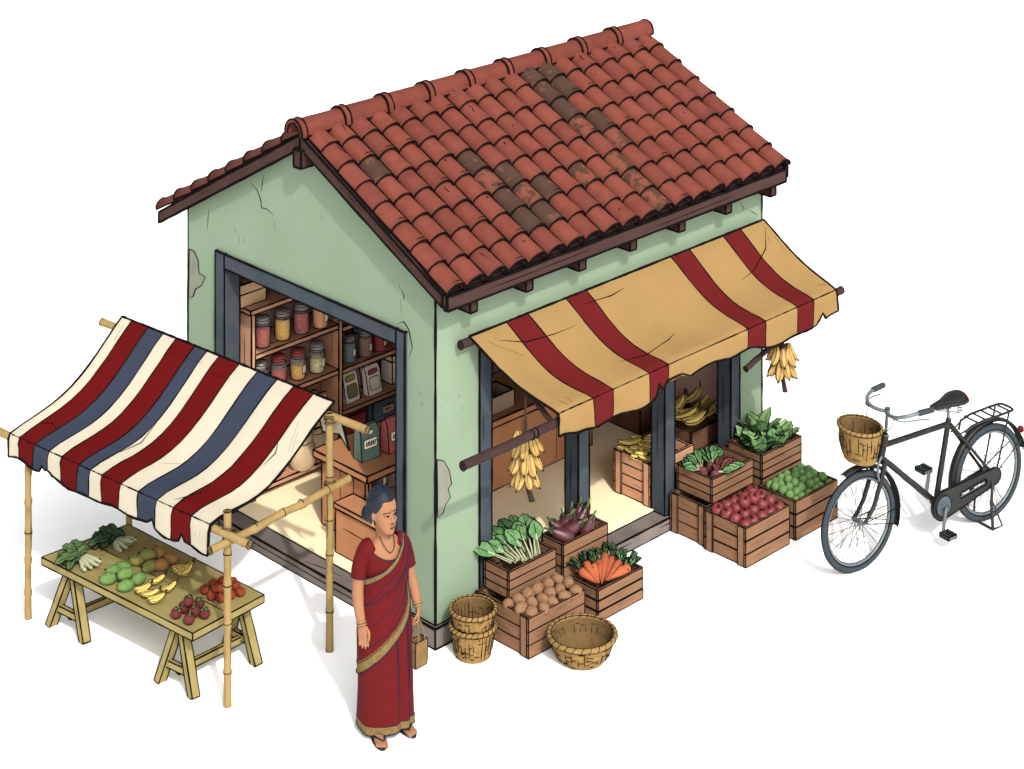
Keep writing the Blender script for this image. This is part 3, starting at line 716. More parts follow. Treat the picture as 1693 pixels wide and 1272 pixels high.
# ================================================================== CRATES AND PRODUCE
def crate(x0, x1, y0, y1, z, h, label, framed=False, n=3, gap=.0005, group='wooden crates', wood='crate_wood', base=.5):
    t = thing('wooden_crate', label, 'crate', ((x0 + x1) / 2, (y0 + y1) / 2, z), 0, group)
    sx, sy = (x1 - x0) / 2, (y1 - y0) / 2; th = .016; k = .0034
    def planks(m, a, b, axis):
        hh = (h - .004 - gap * (n - 1)) / n
        for i in range(n):
            z0 = .003 + i * (hh + gap); A, B = list(a), list(b); A[2] = z0; B[2] = z0 + hh; m.box(A, B, wood, k)
            for _ in range(2):       # grain scratches on the outer face
                zz = z0 + hh * R.uniform(.25, .75); p = R.uniform(.1, .5); q = p + R.uniform(.15, .35)
                if axis == 'x': yy = A[1] - .0008; m.line([(A[0] + (B[0] - A[0]) * p, yy, zz), (A[0] + (B[0] - A[0]) * q, yy, zz + .003)], .002, taper=True)
                else: xx = A[0] - .0008; m.line([(xx, A[1] + (B[1] - A[1]) * p, zz), (xx, A[1] + (B[1] - A[1]) * q, zz + .003)], .002, taper=True)
    m = MB(); planks(m, (-sx, -sy, 0), (sx, -sy + th, 0), 'x'); m.build('long_panel', t)
    m = MB(); planks(m, (-sx, sy - th, 0), (sx, sy, 0), 'x'); m.build('long_panel', t)
    for sgn in (-1, 1):
        m = MB(); ins = .012 if framed else 0
        xa, xb = (-sx + ins, -sx + th + ins) if sgn < 0 else (sx - th - ins, sx - ins)
        planks(m, (xa, -sy + th + .001, 0), (xb, sy - th - .001, 0), 'y')
        if framed:
            w = min(.06, sy * .3)
            for ya in (-sy + th + .001, sy - th - .001 - w):
                xo = (-sx, -sx + .011) if sgn < 0 else (sx - .011, sx)
                m.box((xo[0], ya, .002), (xo[1], ya + w, h - .001), wood, k)
        m.build('end_panel', t)
    m = MB()
    for cx, cy in ((-1, -1), (1, -1), (1, 1), (-1, 1)):
        a, b = cx * (sx - th - .03), cy * (sy - th - .001); m.box((min(a, a + cx * .018), min(b - cy * .024, b), .02), (max(a, a + cx * .018), max(b - cy * .024, b), h - .012), wood, .003)
    m.build('corner_post', t)
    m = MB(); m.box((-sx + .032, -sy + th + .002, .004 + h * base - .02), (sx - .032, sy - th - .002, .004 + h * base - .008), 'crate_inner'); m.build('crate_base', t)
    return t
crate(.335, .875, -.55, -.04, 0, .27, 'wide framed crate of potatoes standing on the ground behind the wide basket', True)
crate(.415, .865, -.285, -.04, .272, .185, 'crate of white stemmed greens stacked on the potato crate by the wall')
crate(.955, 1.40, -.272, -.055, 0, .205, 'lower crate under the eggplants, mostly hidden by the carrot crate', True)
crate(.955, 1.40, -.272, -.055, .207, .24, 'crate of eggplants raised behind the carrot crate')
crate(1.0, 1.455, -.56, -.285, 0, .22, 'slatted crate of carrots with gaps between its planks', gap=.008)
crate(2.31, 2.84, -.40, -.055, 0, .288, 'framed crate carrying the beet crate beside the third blue post', True)
crate(2.385, 2.85, -.40, -.055, .29, .18, 'crate of beet greens stacked beside the third blue post')
crate(2.285, 2.78, -.80, -.41, 0, .285, 'framed crate of red apples, nearest to the viewer of its group', True, gap=.006)
crate(2.855, 3.35, -.80, -.45, 0, .285, 'gapped crate of limes on the ground behind the bicycle wheel', False, gap=.006)
crate(2.965, 3.43, -.395, -.055, 0, .278, 'lower crate hidden under the lettuce crate', False)
crate(2.965, 3.43, -.395, -.055, .28, .175, 'crate of lettuce heads stacked by the right end of the wall')
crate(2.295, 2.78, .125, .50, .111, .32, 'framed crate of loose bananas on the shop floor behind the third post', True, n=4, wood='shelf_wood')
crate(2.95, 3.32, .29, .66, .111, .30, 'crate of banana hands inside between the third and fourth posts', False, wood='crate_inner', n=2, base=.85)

def rows_of(protos, rows, names, fmt, cat, group, jit=.008, sc=(.9, 1.1), first=None):
    """rows: list of (y, z, [x positions]); each piece a copy of one prototype"""
    k = 0
    for (y, z, xs), nm in zip(rows, names):
        for i, x in enumerate(xs):
            lab = fmt.format(o=ORD[i], r=nm)
            loc = (x + R.uniform(-jit, jit), y + R.uniform(-jit, jit), z + R.uniform(-.004, .006)); rot = (R.uniform(-.5, .5), R.uniform(-.5, .5), R.uniform(0, 6.28))
            src = protos[k % len(protos)]
            if src.get('used'): o = dup(src, loc, rot, lab, None, R.uniform(*sc))
            else: o = src; o['used'] = 1; o.location = loc; o.rotation_euler = rot; o['label'] = lab
            if 'used' in o and o is not src: del o['used']
            o['category'] = cat; o['group'] = group; k += 1
    for p in protos:
        if 'used' in p: del p['used']
def lsp(a, b, n): return [a + (b - a) * i / max(1, n - 1) for i in range(n)]
# potatoes
pr = []
for s in range(4):
    m = MB(); rad = (.050, .042, .040); m.blob((0, 0, 0), rad, 'potato', 14, 9, .06, seed=s)
    rr = random.Random(s)
    for _ in range(10):
        a, b = rr.uniform(0, 6.28), rr.uniform(-1, 1); d = V((math.cos(a) * math.cos(b) * rad[0], math.sin(a) * math.cos(b) * rad[1], math.sin(b) * rad[2])) * 1.02
        e = d.orthogonal().normalized() * .005; m.line([d - e * .7, d + e * .7], .0019)
    pr.append(m.build('potato'))
rows_of(pr, [(-.505, .262, lsp(.405, .83, 5)), (-.435, .280, lsp(.39, .84, 6)), (-.36, .292, lsp(.43, .81, 5)), (-.315, .262, [.385, .845])],
        ['front', 'second', 'third', 'back'], 'brown potato, {o} from the left in the {r} row of the potato crate', 'potato', 'potatoes in the crate')
# apples
pr = []
for s in range(3):
    m = MB(); m.lathe([(.004, .030), (.016, .040), (.036, .034), (.046, .010), (.044, -.015), (.030, -.038), (.010, -.043), (.002, -.038)][::-1], 'apple_red', 16)
    m.line([(0, 0, .03), (.004, .003, .055)], .003); m.ring((0, 0, .0375), .012, rad=.0018, seg=10)
    m.line([(.012, 0, .041), (.03, .01, .04)], .0018, taper=True); pr.append(m.build('apple'))
rows_of(pr, [(-.745, .268, lsp(.385 + 2.0 - .04, 2.72, 5)), (-.665, .288, lsp(2.335, 2.73, 5)), (-.58, .296, lsp(2.345, 2.72, 5)), (-.49, .288, lsp(2.34, 2.73, 5)), (-.625, .345, [2.48, 2.58])],
        ['front', 'second', 'third', 'back', 'topmost'], 'red apple, {o} from the left in the {r} row of the apple crate', 'apple', 'apples in the crate', sc=(.95, 1.1))
# limes
pr = []
for s in range(3):
    m = MB(); m.lathe([(.002, -.036), (.012, -.030), (.028, -.012), (.031, .004), (.024, .022), (.008, .032), (.002, .038)], 'lime', 14)
    m.ring((0, 0, .030), .009, rad=.0016, seg=8); m.line([(.03, 0, .0), (.027, .004, .016)], .0016, taper=True); pr.append(m.build('lime'))
rows_of(pr, [(-.755, .262, lsp(2.91, 3.29, 6)), (-.695, .280, lsp(2.905, 3.30, 6)), (-.63, .292, lsp(2.92, 3.28, 6)), (-.565, .292, lsp(2.905, 3.30, 6)), (-.50, .284, lsp(2.92, 3.29, 6))],
        ['front', 'second', 'third', 'fourth', 'back'], 'green lime, {o} from the left in the {r} row of the lime crate', 'lime', 'limes in the crate', sc=(1.0, 1.2))
# eggplants
def axis_rot(d):
    return V(d).to_track_quat('Z', 'Y').to_euler()
pr = []
for s, L_ in enumerate((.15, .17)):
    m = MB(); m.lathe([(.003, -L_ * .55), (.022, -L_ * .53), (.040, -L_ * .36), (.043, -L_ * .18), (.034, L_ * .08), (.024, L_ * .28), (.016, L_ * .38)], 'eggplant', 14)
    m.line([(.037, .01, -.09), (.034, .012, -.04)], .002, taper=True); e = m.build('eggplant')
    m = MB(); m.lathe([(.019, L_ * .36), (.010, L_ * .42), (.006, L_ * .46), (.007, L_ * .60)], 'calyx', 8)
    for k in range(5):
        a = 2 * PI * k / 5; m.leaf((math.cos(a) * .008, math.sin(a) * .008, L_ * .43), (math.cos(a) * .5, math.sin(a) * .5, -.9), (math.cos(a), math.sin(a), .3), .045, .022, 'calyx', .1, .1, 4, ink=.0018, rib=False)
    m.line([(.006, 0, L_ * .46), (.007, 0, L_ * .6)], .002); m.build('calyx', e); pr.append(e)
egs = [(682, 312, .47, (-.55, -.1, .65)), (728, 300, .45, (-.2, .3, .8)), (752, 246, .49, (.1, .25, .9)), (775, 295, .47, (.5, .1, .8)), (812, 222, .49, (.1, .3, .9)), (768, 385, .47, (-.75, -.1, .35)),
       (800, 318, .485, (.45, -.1, .75)), (855, 345, .485, (.7, -.1, .5)), (872, 232, .48, (.4, .3, .8)), (900, 290, .47, (.4, .2, .7)), (948, 325, .475, (.45, .0, .85))]
for i, (cx, cy, z, (a, b, c)) in enumerate(sorted(egs)):
    src = pr[i % 2]; o = src if i < 2 else dup(src)
    loc = spot(720 + cx / 3.74, 780 + cy / 3.74, z); loc.y = min(loc.y, -.10); o.location = loc; o.scale = (1.17,) * 3; o.rotation_euler = axis_rot(RGT * a + FWD * b + V((0, 0, c)))
    tag(o, 'dark purple eggplant, {} from the left in its crate'.format((ORD + ['ninth', 'tenth', 'eleventh'])[i]), 'eggplant', 'eggplants in the crate')
# carrots
def crop6(x, y, z): return spot(720 + x / 3.74, 780 + y / 3.74, z)
cars = [((1000, 690), (893, 612)), ((1004, 686), (928, 565)), ((1012, 688), (975, 575)), ((1030, 690), (1010, 555)), ((1034, 676), (1048, 515)), ((1050, 676), (1095, 535)), ((1060, 672), (1140, 560)), ((1068, 672), (1200, 585)), ((1080, 660), (1160, 600)), ((1000, 660), (965, 540))]
cars.sort(key=lambda q: q[1][0])
for i, (tp, hd) in enumerate(cars):
    a = crop6(*tp, .222 + .012 * (i % 3)); b = crop6(*hd, .275 + .012 * (i % 2)); d = (b - a); L_ = d.length
    t = thing('carrot', 'orange carrot with green tops, {} from the left in the carrot crate'.format((ORD + ['ninth', 'tenth'])[i]), 'carrot', a, 0, 'carrots in the crate'); d.normalize()
    m = MB(); pts = [d * L_ * q for q in (0, .15, .45, .75, .95, 1.0)]; m.tube(pts, [.004, .010, .021, .029, .030, .014], 'carrot', 12)
    u, w = frames([V((0, 0, 0)), d])[0]
    for q in (.3, .5, .62, .74, .86, .93):
        r_ = .004 + .027 * min(1, q * 1.15); th = R.uniform(0, 6.28); c = d * L_ * q
        m.line([c + (u * math.cos(th + e) + w * math.sin(th + e)) * r_ * 1.03 for e in (0, .35, .7)], .0018)
        th += PI; m.line([c + (u * math.cos(th + e) + w * math.sin(th + e)) * r_ * 1.03 for e in (0, .35, .7)], .0018)
    m.build('carrot_root', t); m = MB()
    for k in range(3):
        dd = d * .8 + V((R.uniform(-.5, .5), R.uniform(-.2, .3), R.uniform(.3, .8))); m.leaf(d * L_ * .98, dd, V((0, -.5, 1)), R.uniform(.09, .13), .038, ('leaf_dark', 'leaf_mid')[k % 2], .6, .2, 5, ink=.0024)
        m.leaf(d * L_ * .98 + dd.normalized() * .05, dd + V((R.uniform(-.7, .7), 0, .1)), V((0, -.5, 1)), .06, .03, 'leaf_dark', .6, .2, 4, ink=.002)
    m.build('carrot_top', t)
# white stemmed greens in the crate by the wall
gr = [((470, 560), (235, 455)), ((455, 545), (215, 405)), ((480, 545), (275, 395)), ((500, 560), (320, 425)), ((505, 545), (255, 345)), ((520, 540), (330, 330)), ((540, 545), (400, 330)), ((560, 545), (395, 275)),
      ((575, 535), (465, 245)), ((590, 530), (490, 300)), ((605, 525), (540, 250)), ((620, 515), (590, 270)), ((640, 505), (610, 310)), ((600, 540), (440, 360)), ((550, 560), (370, 390)), ((585, 520), (515, 335))]
gr.sort(key=lambda q: q[1][0])
for i, (bs, tp) in enumerate(gr):
    q = i / 15; a = crop6(*bs, .44 + .02 * (i % 3)); b = crop6(*tp, .53 + .10 * q + .02 * (i % 2)); d = b - a; L_ = d.length; d.normalize()
    t = thing('leafy_green', 'white stemmed green leaf, {} from the left fanned over the upper crate'.format((ORD + ['ninth', 'tenth', 'eleventh', 'twelfth', 'thirteenth', 'fourteenth', 'fifteenth', 'sixteenth'])[i]), 'leafy green', a, 0, 'white stemmed greens in the crate')
    up = (V((0, 0, 1)) - FWD * .8); m = MB(); m.tube([V((0, 0, 0)), d * L_ * .2, d * L_ * .45, d * L_ * .62], [.013, .011, .008, .005], 'stalk_white', 8)
    u, w = frames([V((0, 0, 0)), d])[0]
    for th in (.6, 2.2, 3.9, 5.3): m.line([(u * math.cos(th) + w * math.sin(th)) * .0125, d * L_ * .45 + (u * math.cos(th) + w * math.sin(th)) * .0078], .002)
    m.build('stalk', t)
    m = MB(); m.leaf(d * L_ * .40, d, up, L_ * .64, .088 + .018 * (i % 2), 'leaf_mid', .25, .16, 8, ink=.003, wave=.05)
    for k in (.5, .62, .74): m.line([d * L_ * k + up * .004, d * L_ * (k + .08) + d.cross(up).normalized() * .03 * (1 if k != .62 else -1) + up * .012], .0017, taper=True)
    m.build('leaf', t)
# beets
def crop8(x, y, z): return spot(1000 + x / 3.975, 640 + y / 3.975, z)
bt = [('green leaved beet at the left of the beet crate', (640, 555), [(505, 470), (520, 500), (540, 430), (565, 405), (540, 525), (600, 385), (640, 370), (520, 450)], 'leaf_mid'),
      ('green leaved beet at the back of the beet crate', (700, 520), [(640, 375), (680, 365), (720, 360), (760, 365), (690, 420), (730, 410), (655, 440), (775, 400)], 'leaf_mid'),
      ('red leaved beet at the front of the beet crate', (728, 578), [(735, 500), (765, 440), (840, 455), (875, 450), (920, 490), (880, 510), (800, 420), (850, 530)], 'leaf_red')]
for lab, rt, tips, lm in bt:
    a = crop8(*rt, .455); t = thing('beet', lab, 'beet', a, 0, 'beets in the crate')
    m = MB(); m.lathe([(.002, -.07), (.012, -.05), (.040, -.02), (.043, .0), (.030, .022), (.012, .03)], 'beet', 14); m.ring((0, 0, .012), .036, rad=.0018); m.build('beet_root', t)
    m = MB()
    for j, tp in enumerate(tips):
        b = crop8(*tp, .50 + .015 * (j % 3)); d = b - a; L_ = d.length; d.normalize(); mm = lm if not (lm == 'leaf_red' and j in (4, 5, 7)) else 'leaf_mid'
        if L_ > .06: m.tube([V((0, 0, .02)), d * L_ * .4], .004, 'stalk_white' if mm == 'leaf_mid' else 'beet', 6)
        m.leaf(d * L_ * .30, d, V((0, 0, 1)) - FWD * .7, max(.08, L_ * .75), .06, mm, .3, .18, 6, ink=.0026)
    m.build('beet_leaves', t)
# lettuce heads
lt = [('left', 3.04, -.30), ('front', 3.19, -.33), ('right', 3.34, -.30), ('back left', 3.10, -.16), ('tall back', 3.24, -.14)]
for i, (nm, x, y) in enumerate(lt):
    t = thing('lettuce_head', 'pale green lettuce head, the {} one of five in the upper crate'.format(nm), 'lettuce', (x, y, .385), 0, 'lettuce heads in the crate'); m = MB(); hgt = .17 if 'tall' not in nm else .24
    for k in range(9):
        a = 2 * PI * k / 9 * 1.0 + i; inner = k % 3 == 0; tilt = .2 if inner else .55
        d = V((math.cos(a) * tilt, math.sin(a) * tilt, 1)); m.leaf((math.cos(a) * .015, math.sin(a) * .015, 0), d, V((-math.cos(a), -math.sin(a), .5)), hgt * R.uniform(.85, 1.1), .125, 'leaf_pale' if k % 4 else 'leaf_mid', .25, .10, 7, ink=.0022, wave=.05)
    m.build('lettuce_leaves', t)

# bananas
def banana_mesh(name, L_=.17, r=.019, mm='banana', parent=None):
    m = MB(); A = 1.25; rad = L_ / A; pts = []; rr = []
    for i in range(10):
        q = i / 9; a = (q - .5) * A; pts.append(V((math.sin(a) * rad, 0, rad - math.cos(a) * rad)))
        rr.append(r * (max(.02, math.sin(PI * (q * .92 + .05))) ** .5) * (1 if q < .85 else .65 if q < .95 else .42))
    m.tube(pts[:9], rr[:9], mm, 6, True, False); m.tube(pts[8:], [.008, .0075], 'banana_tip', 6); m.tube([pts[0] - V((.002, 0, -.001)), pts[0] + V((.004, 0, -.001))], [.005, .008], 'banana_tip', 6)
    fr = frames(pts)
    for k in range(6):
        a = 2 * PI * (k + .5) / 6
        m.line([p + (u * math.cos(a) + w * math.sin(a)) * q * 1.0 for p, q, (u, w) in zip(pts[:9], rr[:9], fr[:9])], .0017 if k % 2 else .0010, sub=1)
    return m.build(name, parent)
PB = banana_mesh('banana', .17, .022); BANANA = PB.data
PB2 = banana_mesh('banana', .15, .030, 'banana_ripe'); BANANA_RIPE = PB2.data
bpy.data.objects.remove(PB); bpy.data.objects.remove(PB2)
def banana(loc, rot, parent=None, ripe=False, sc=1.0, label=None, group=None):
    o = bpy.data.objects.new('banana', BANANA_RIPE if ripe else BANANA); COL.objects.link(o); o.location = loc; o.rotation_euler = rot; o.scale = (sc,) * 3
    if parent: o.parent = parent
    else: tag(o, label, 'banana', group)
    return o
def banana_hand(loc, n, rz, label, group, sc=1.0, tilt=0.0, fan=.32, ripe=False, roll=0.0):
    """bananas fanned side by side from one stem; the hand lies with the stem to local +X, up"""
    t = thing('banana_hand', label, 'bananas', loc, 0, group); t.rotation_euler = (roll, tilt, rz); t.scale = (sc,) * 3
    m = MB(); m.tube([(.074, 0, .045), (.086, 0, .06), (.092, 0, .072)], [.012, .011, .009], 'banana_tip', 8); m.build('stem', t)
    for k in range(n):
        a = (k - (n - 1) / 2) * fan; piv = V((.085, 0, .06)); M = Matrix.Translation(piv) @ Matrix.Rotation(a, 4, 'Z') @ Matrix.Rotation(R.uniform(-.05, .05), 4, 'Y') @ Matrix.Translation(-V((.08, 0, .028)))
        loc_, q, _ = M.decompose(); banana(loc_ + V((0, (k - (n - 1) / 2) * .006, .0)), q.to_euler(), t, ripe, R.uniform(.93, 1.05))
    return t
YAWR = math.atan2(RGT.y, RGT.x)      # image right as a rotation about Z
for i, (cx, cy, z, r, rl) in enumerate([(365, 575, .455, .3, .0), (490, 550, .455, -.3, .2), (360, 635, .445, .1, 0), (460, 620, .455, .5, .2), (560, 615, .455, .0, 0), (430, 680, .44, -.4, .1), (520, 675, .45, .4, 0), (570, 660, .45, -.2, .2), (490, 715, .43, .2, 0), (560, 735, .43, -.2, 0)]):
    p = spot(980 + cx / 5.783, 630 + cy / 5.783, z); banana(p - V((0, 0, .02)), (rl, 0, YAWR + r), None, False, 1.3, 'loose yellow banana, {} in the crate behind the third post'.format(['back left', 'back middle', 'middle left', 'middle', 'middle right', 'lower left', 'lower middle', 'lower right', 'front left', 'front right'][i]), 'loose bananas in the inner crate')
for i, (cx, cy, z, n, r, tl, nm) in enumerate([(850, 265, .43, 4, 1.1, -.9, 'left'), (930, 370, .43, 4, .6, -.5, 'front left'), (1010, 180, .47, 3, 1.2, -1.0, 'tallest back'), (1000, 410, .42, 4, .8, -.4, 'front middle'), (1110, 230, .45, 3, 1.0, -1.0, 'back right'), (1160, 320, .43, 4, .9, -.8, 'right')]):
    p = spot(980 + cx / 5.783, 630 + cy / 5.783, z); p.y = min(max(p.y, .33), .6); banana_hand(p, n, YAWR + .2 - .25 * (i % 3), 'yellow banana hand, the {} one in the crate between blue posts'.format(nm), 'banana hands in the inner crate', 1.35, tl * .8, .20)

def hanging_bunch(x, y, ztop, tiers, label, rope_to, stem_len, sc=1.0, lean=0.0):
    t = thing('banana_bunch', label, 'banana bunch', (x, y, ztop), 0, 'banana bunches hung under the awning'); m = MB()
    m.tube([(0, 0, .06), (0, 0, -.1), (.004, 0, -stem_len * .7), (.02 + lean, -.02, -stem_len)], [.012, .016, .017, .019], 'pole_wood', 8)
    m.ring((.02 + lean, -.02, -stem_len), .019, (0, 0, 1), .003); m.build('stalk', t)
    m = MB(); m.tube([(0, 0, .02), (0, 0, rope_to - ztop)], .008, 'pole_wood', 6); m.build('rope', t)
    zz = -.03
    for (n, r, ln, tl) in tiers:
        for k in range(n):
            a = 2 * PI * k / n + R.uniform(-.12, .12) + zz; M = Matrix.Translation((0, 0, zz + R.uniform(-.01, .01))) @ Matrix.Rotation(a, 4, 'Z') @ Matrix.Translation((r, 0, -ln * .45)) @ Matrix.Rotation(PI / 2 - tl, 4, 'Y')
            loc_, q, _ = M.decompose(); banana(loc_, q.to_euler(), t, True, sc * R.uniform(.92, 1.06))
        zz -= tiers[0][2] * .72 * sc
    return t
hanging_bunch(.385, -.47, 1.49, [(8, .072, .15, .52), (8, .070, .15, .44), (7, .060, .13, .38)], 'large ripe banana bunch hung behind the long front pole', 1.74, .48, 1.08, .02)
p = on_y(1293, 566, -.62); hanging_bunch(p.x, p.y, p.z, [(8, .070, .14, .50), (7, .064, .13, .42)], 'smaller ripe banana bunch hung at the right end of the awning', 1.60, .36, 1.05, -.01)
t = thing('hanging_stick', 'short dark stick under the awning holding the smaller banana bunch', 'stick', (2.7, -.62, 1.35)); m = MB()
rod(m, (2.50, -.62, 1.31), (3.05, -.62, 1.455), .022, 'pole_wood'); m.build('stick', t, True); m = MB(); m.tube([(2.92, -.62, 1.42), (2.90, -.66, 1.60)], .008, 'lash_rope', 6); m.build('tie', t, True)

# ---- baskets
def basket(loc, prof, label, group=None, rim=.014, sx=1, sy=1, rz=0, name='wicker_basket', parent=None):
    t = thing(name, label, 'basket', loc, rz, group) if parent is None else parent
    Ls = []      # woven wall: small ridges, one per row of cane
    for (r0, z0), (r1, z1) in zip(prof, prof[1:]):
        n = max(2, int(abs(z1 - z0) / .011))
        for i in range(n):
            q = i / n; rr, zz = r0 + (r1 - r0) * q, z0 + (z1 - z0) * q; Ls += [(rr - .0025, zz), (rr + .0025, zz + (z1 - z0) / n * .5)]
    Ls.append(prof[-1]); Ri, Zt = prof[-1]; sg = 40
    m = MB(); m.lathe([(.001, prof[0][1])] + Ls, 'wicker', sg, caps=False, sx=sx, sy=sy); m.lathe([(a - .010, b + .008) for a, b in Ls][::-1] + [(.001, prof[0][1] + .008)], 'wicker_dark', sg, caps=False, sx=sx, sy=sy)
    def at(a, q, off):
        z = prof[0][1] + (Zt - prof[0][1]) * q
        for (r0, z0), (r1, z1) in zip(prof, prof[1:]):
            if z0 <= z <= z1 + 1e-6: rr = r0 + (r1 - r0) * (z - z0) / (z1 - z0)
        return V(((rr + off) * sx * math.cos(a), (rr + off) * sy * math.sin(a), z))
    for k in range(30):
        a = 2 * PI * k / 30
        for off, dens in ((.004, .75), (-.013, .6)):
            if R.random() < dens:
                q0 = R.uniform(.05, .4); q1 = R.uniform(.6, .95); m.line([at(a, q0 + (q1 - q0) * i / 5, off) for i in range(6)], .0020, taper=True)
            for _ in range(3):
                q = R.uniform(.08, .92); w = R.uniform(.12, .34)
                if R.random() < dens: m.line([at(a + w * i / 4, q, off) for i in range(5)], .0018, taper=True)
    m.build('woven_body', t)
    m = MB(); c = [V((Ri * sx * math.cos(2 * PI * k / 48), Ri * sy * math.sin(2 * PI * k / 48), Zt)) for k in range(49)]; m.tube(c, rim, 'wicker', 8, False)
    for k in range(26):
        a = 2 * PI * k / 26; pts = []
        for j in range(5):
            th = PI * (-.25 + j * .3); aa = a + j * .035; pts.append(V(((Ri + math.cos(th) * rim * 1.05) * sx * math.cos(aa), (Ri + math.cos(th) * rim * 1.05) * sy * math.sin(aa), Zt + math.sin(th) * rim * 1.05)))
        m.line(pts, .0024, sub=1)
    m.ring((0, 0, Zt - rim * .85), (Ri + .006) * sx, (0, 0, 1), .0038, seg=40, ry=(Ri + .006) * sy, ux=(1, 0, 0)); m.ring((0, 0, Zt + rim * .7), (Ri - rim * .8) * sx, (0, 0, 1), .003, seg=40, ry=(Ri - rim * .8) * sy, ux=(1, 0, 0))
    m.build('braided_rim', t)
    return t
basket((.115, -.245, 0), [(.118, 0), (.150, .20)], 'round wicker basket on the ground at the wall corner, lower of two nested')
basket((.115, -.245, .075), [(.112, 0), (.150, .235)], 'round wicker basket nested in another at the wall corner, upper one')
basket((.60, -.79, 0), [(.150, 0), (.195, .07), (.222, .165)], 'wide shallow empty wicker basket in front of the potato crate', rim=.017)
# ================================================================== MARKET STALL (bamboo frame, striped canopy)
stall = thing('market_stall', 'bamboo market stall frame with a striped red, cream and slate cloth canopy', 'stall', (-1.14, 1.36, 0))
def bamboo(p, q, r=.026, nodes=6, name='bamboo_pole', parent=None, seed=0):
    rr = random.Random(seed); p, q = V(p), V(q); m = MB(); d = (q - p); L_ = d.length; t = d.normalized(); side = t.orthogonal(); N = nodes; pts = [p]; rad = [r]; cuts = []
    for k in range(1, N):
        c = (k + rr.uniform(-.18, .18)) / N; cuts.append(c)
    pts, rad = [p], [r * 1.02]
    for c in cuts:
        off = side * rr.uniform(-.006, .006)
        for dc, f in ((-.030, .93), (-.012, 1.10), (0, 1.0), (.012, 1.10), (.030, .93)):
            pts.append(p + d * c + t * dc + off); rad.append(r * f)
    pts.append(q); rad.append(r)
    m.tube(pts, rad, 'bamboo', 12)
    for c in cuts: m.ring(p + d * c, r * 1.02, t, .0032, seg=14)
    for e, o in ((p, -1), (q, 1)): m.ring(e + t * o * .001, r, t, .0034, seg=14); m.ring(e + t * o * .002, r * .5, t, .0024, seg=10)
    u, w = frames([p, q])[0]
    for k in range(12):      # long edge and grain lines
        a = 2 * PI * k / 12 + .3; off = (u * math.cos(a) + w * math.sin(a)) * r * .98
        if k % 3 == 0:
            b = rr.uniform(0, .5); m.line([p + d * b + off, p + d * (b + rr.uniform(.08, .3)) + off], .0016, taper=True)
    return m.build(name, parent, True)
P1, P2, P3, P4 = V((-1.424, .428, 0)), V((-.536, .465, 0)), V((-1.744, 2.237, 0)), V((-.862, 2.30, 0))
bamboo(P1, P1 + V((0, 0, 1.25)), .026, 5, parent=stall, seed=1); bamboo(P2, P2 + V((0, 0, 1.60)), .026, 7, parent=stall, seed=2)
bamboo(P3, P3 + V((0, 0, 1.20)), .025, 6, parent=stall, seed=3); bamboo(P4, P4 + V((0, 0, 1.69)), .025, 7, parent=stall, seed=4)
FR0, FR1 = V((-1.785, 2.53, 1.20)), V((-1.425, .20, 1.115)); BR0, BR1 = V((-.885, 2.60, 1.688)), V((-.475, .15, 1.560))
bamboo(FR0, FR1, .027, 5, 'bamboo_rail', stall, 5); bamboo(BR0, BR1, .027, 5, 'bamboo_rail', stall, 6)
bamboo((-1.60, .382, 1.075), (-.40, .42, 1.125), .026, 6, 'bamboo_rail', stall, 7)
for c, h in ((P1, 1.10), (P2, 1.12), (P1, 1.13), (P2, 1.56)):
    m = MB()
    for k in range(3): m.ring(V((c.x, c.y - .012, h + .012 * (k - 1))), .045, (.3 * (k - 1), .35 * (-1) ** k, 1), .005, 'lash_rope', 14)
    m.ring(V((c.x, c.y - .012, h)), .047, (.2, .3, 1), .003); m.build('rope_lashing', stall, True)
scs = [0, .051, .132, .206, .27, .36, .418, .476, .571, .656, .746, .823, .91, 1.0]
scm = ['cloth_cream', 'cloth_red', 'cloth_slate', 'cloth_cream', 'cloth_red', 'cloth_slate', 'cloth_cream', 'cloth_red', 'cloth_cream', 'cloth_slate', 'cloth_cream', 'cloth_red', 'cloth_cream']
cBL, cBR = V((-.835, 2.42, 1.765)), V((-.485, .475, 1.65)); cFL, cFR = V((-1.805, 2.37, 1.245)), V((-1.505, .50, 1.165))
def sP(u, w):
    ww = min(max(w, 0), 1); a = cBL.lerp(cBR, u); b = cFL.lerp(cFR, u); p = a.lerp(b, ww)
    p = p + V((0, 0, -math.sin(PI * ww) ** 1.5 * (.075 + .045 * math.sin(PI * u) + .10 * u ** 3) + .006 * math.sin(u * 25) * math.sin(PI * ww)))
    p = p + V((0, .05 * math.sin(PI * ww) * (1 - 2 * u) * -1, 0))
    if w > 1: p += V((-.012 + .010 * math.sin(u * 30) * (w - 1), 0, -(w - 1) * (.155 + .035 * u)))
    return p
def srag(u):
    z = .010 * math.sin(u * 37) + .012 * math.sin(u * 13)
    for c, wd, h in ((.185, .012, .06), (.21, .014, .03), (.725, .012, .085), (.87, .012, .07)): z += h * max(0, 1 - abs(u - c) / wd)
    return z
sb, G, us = cloth_strip(scs, scm, sP, 12, sub=6, rag=srag)
for pts in ([(.03, .05), (.035, .16)], [(.055, .02), (.05, .2)], [(.28, .10), (.36, .08)], [(.36, .09), (.44, .08)], [(.5, .11), (.58, .10)], [(.42, .45), (.44, .62), (.42, .78)], [(.9, .25), (.93, .33), (.92, .42)], [(.93, .15), (.97, .3)], [(.955, .2), (.985, .3)], [(.05, .85), (.09, .8), (.13, .83)], [(.86, .88), (.88, .78)], [(.80, .95), (.83, .85), (.85, .75)], [(.6, .7), (.66, .62)], [(.03, 1.3), (.04, 1.8)], [(.96, 1.3), (.95, 1.8)], [(.94, 1.4), (.93, 1.7)]):
    on_cloth(pts, .0028, sb, sP)
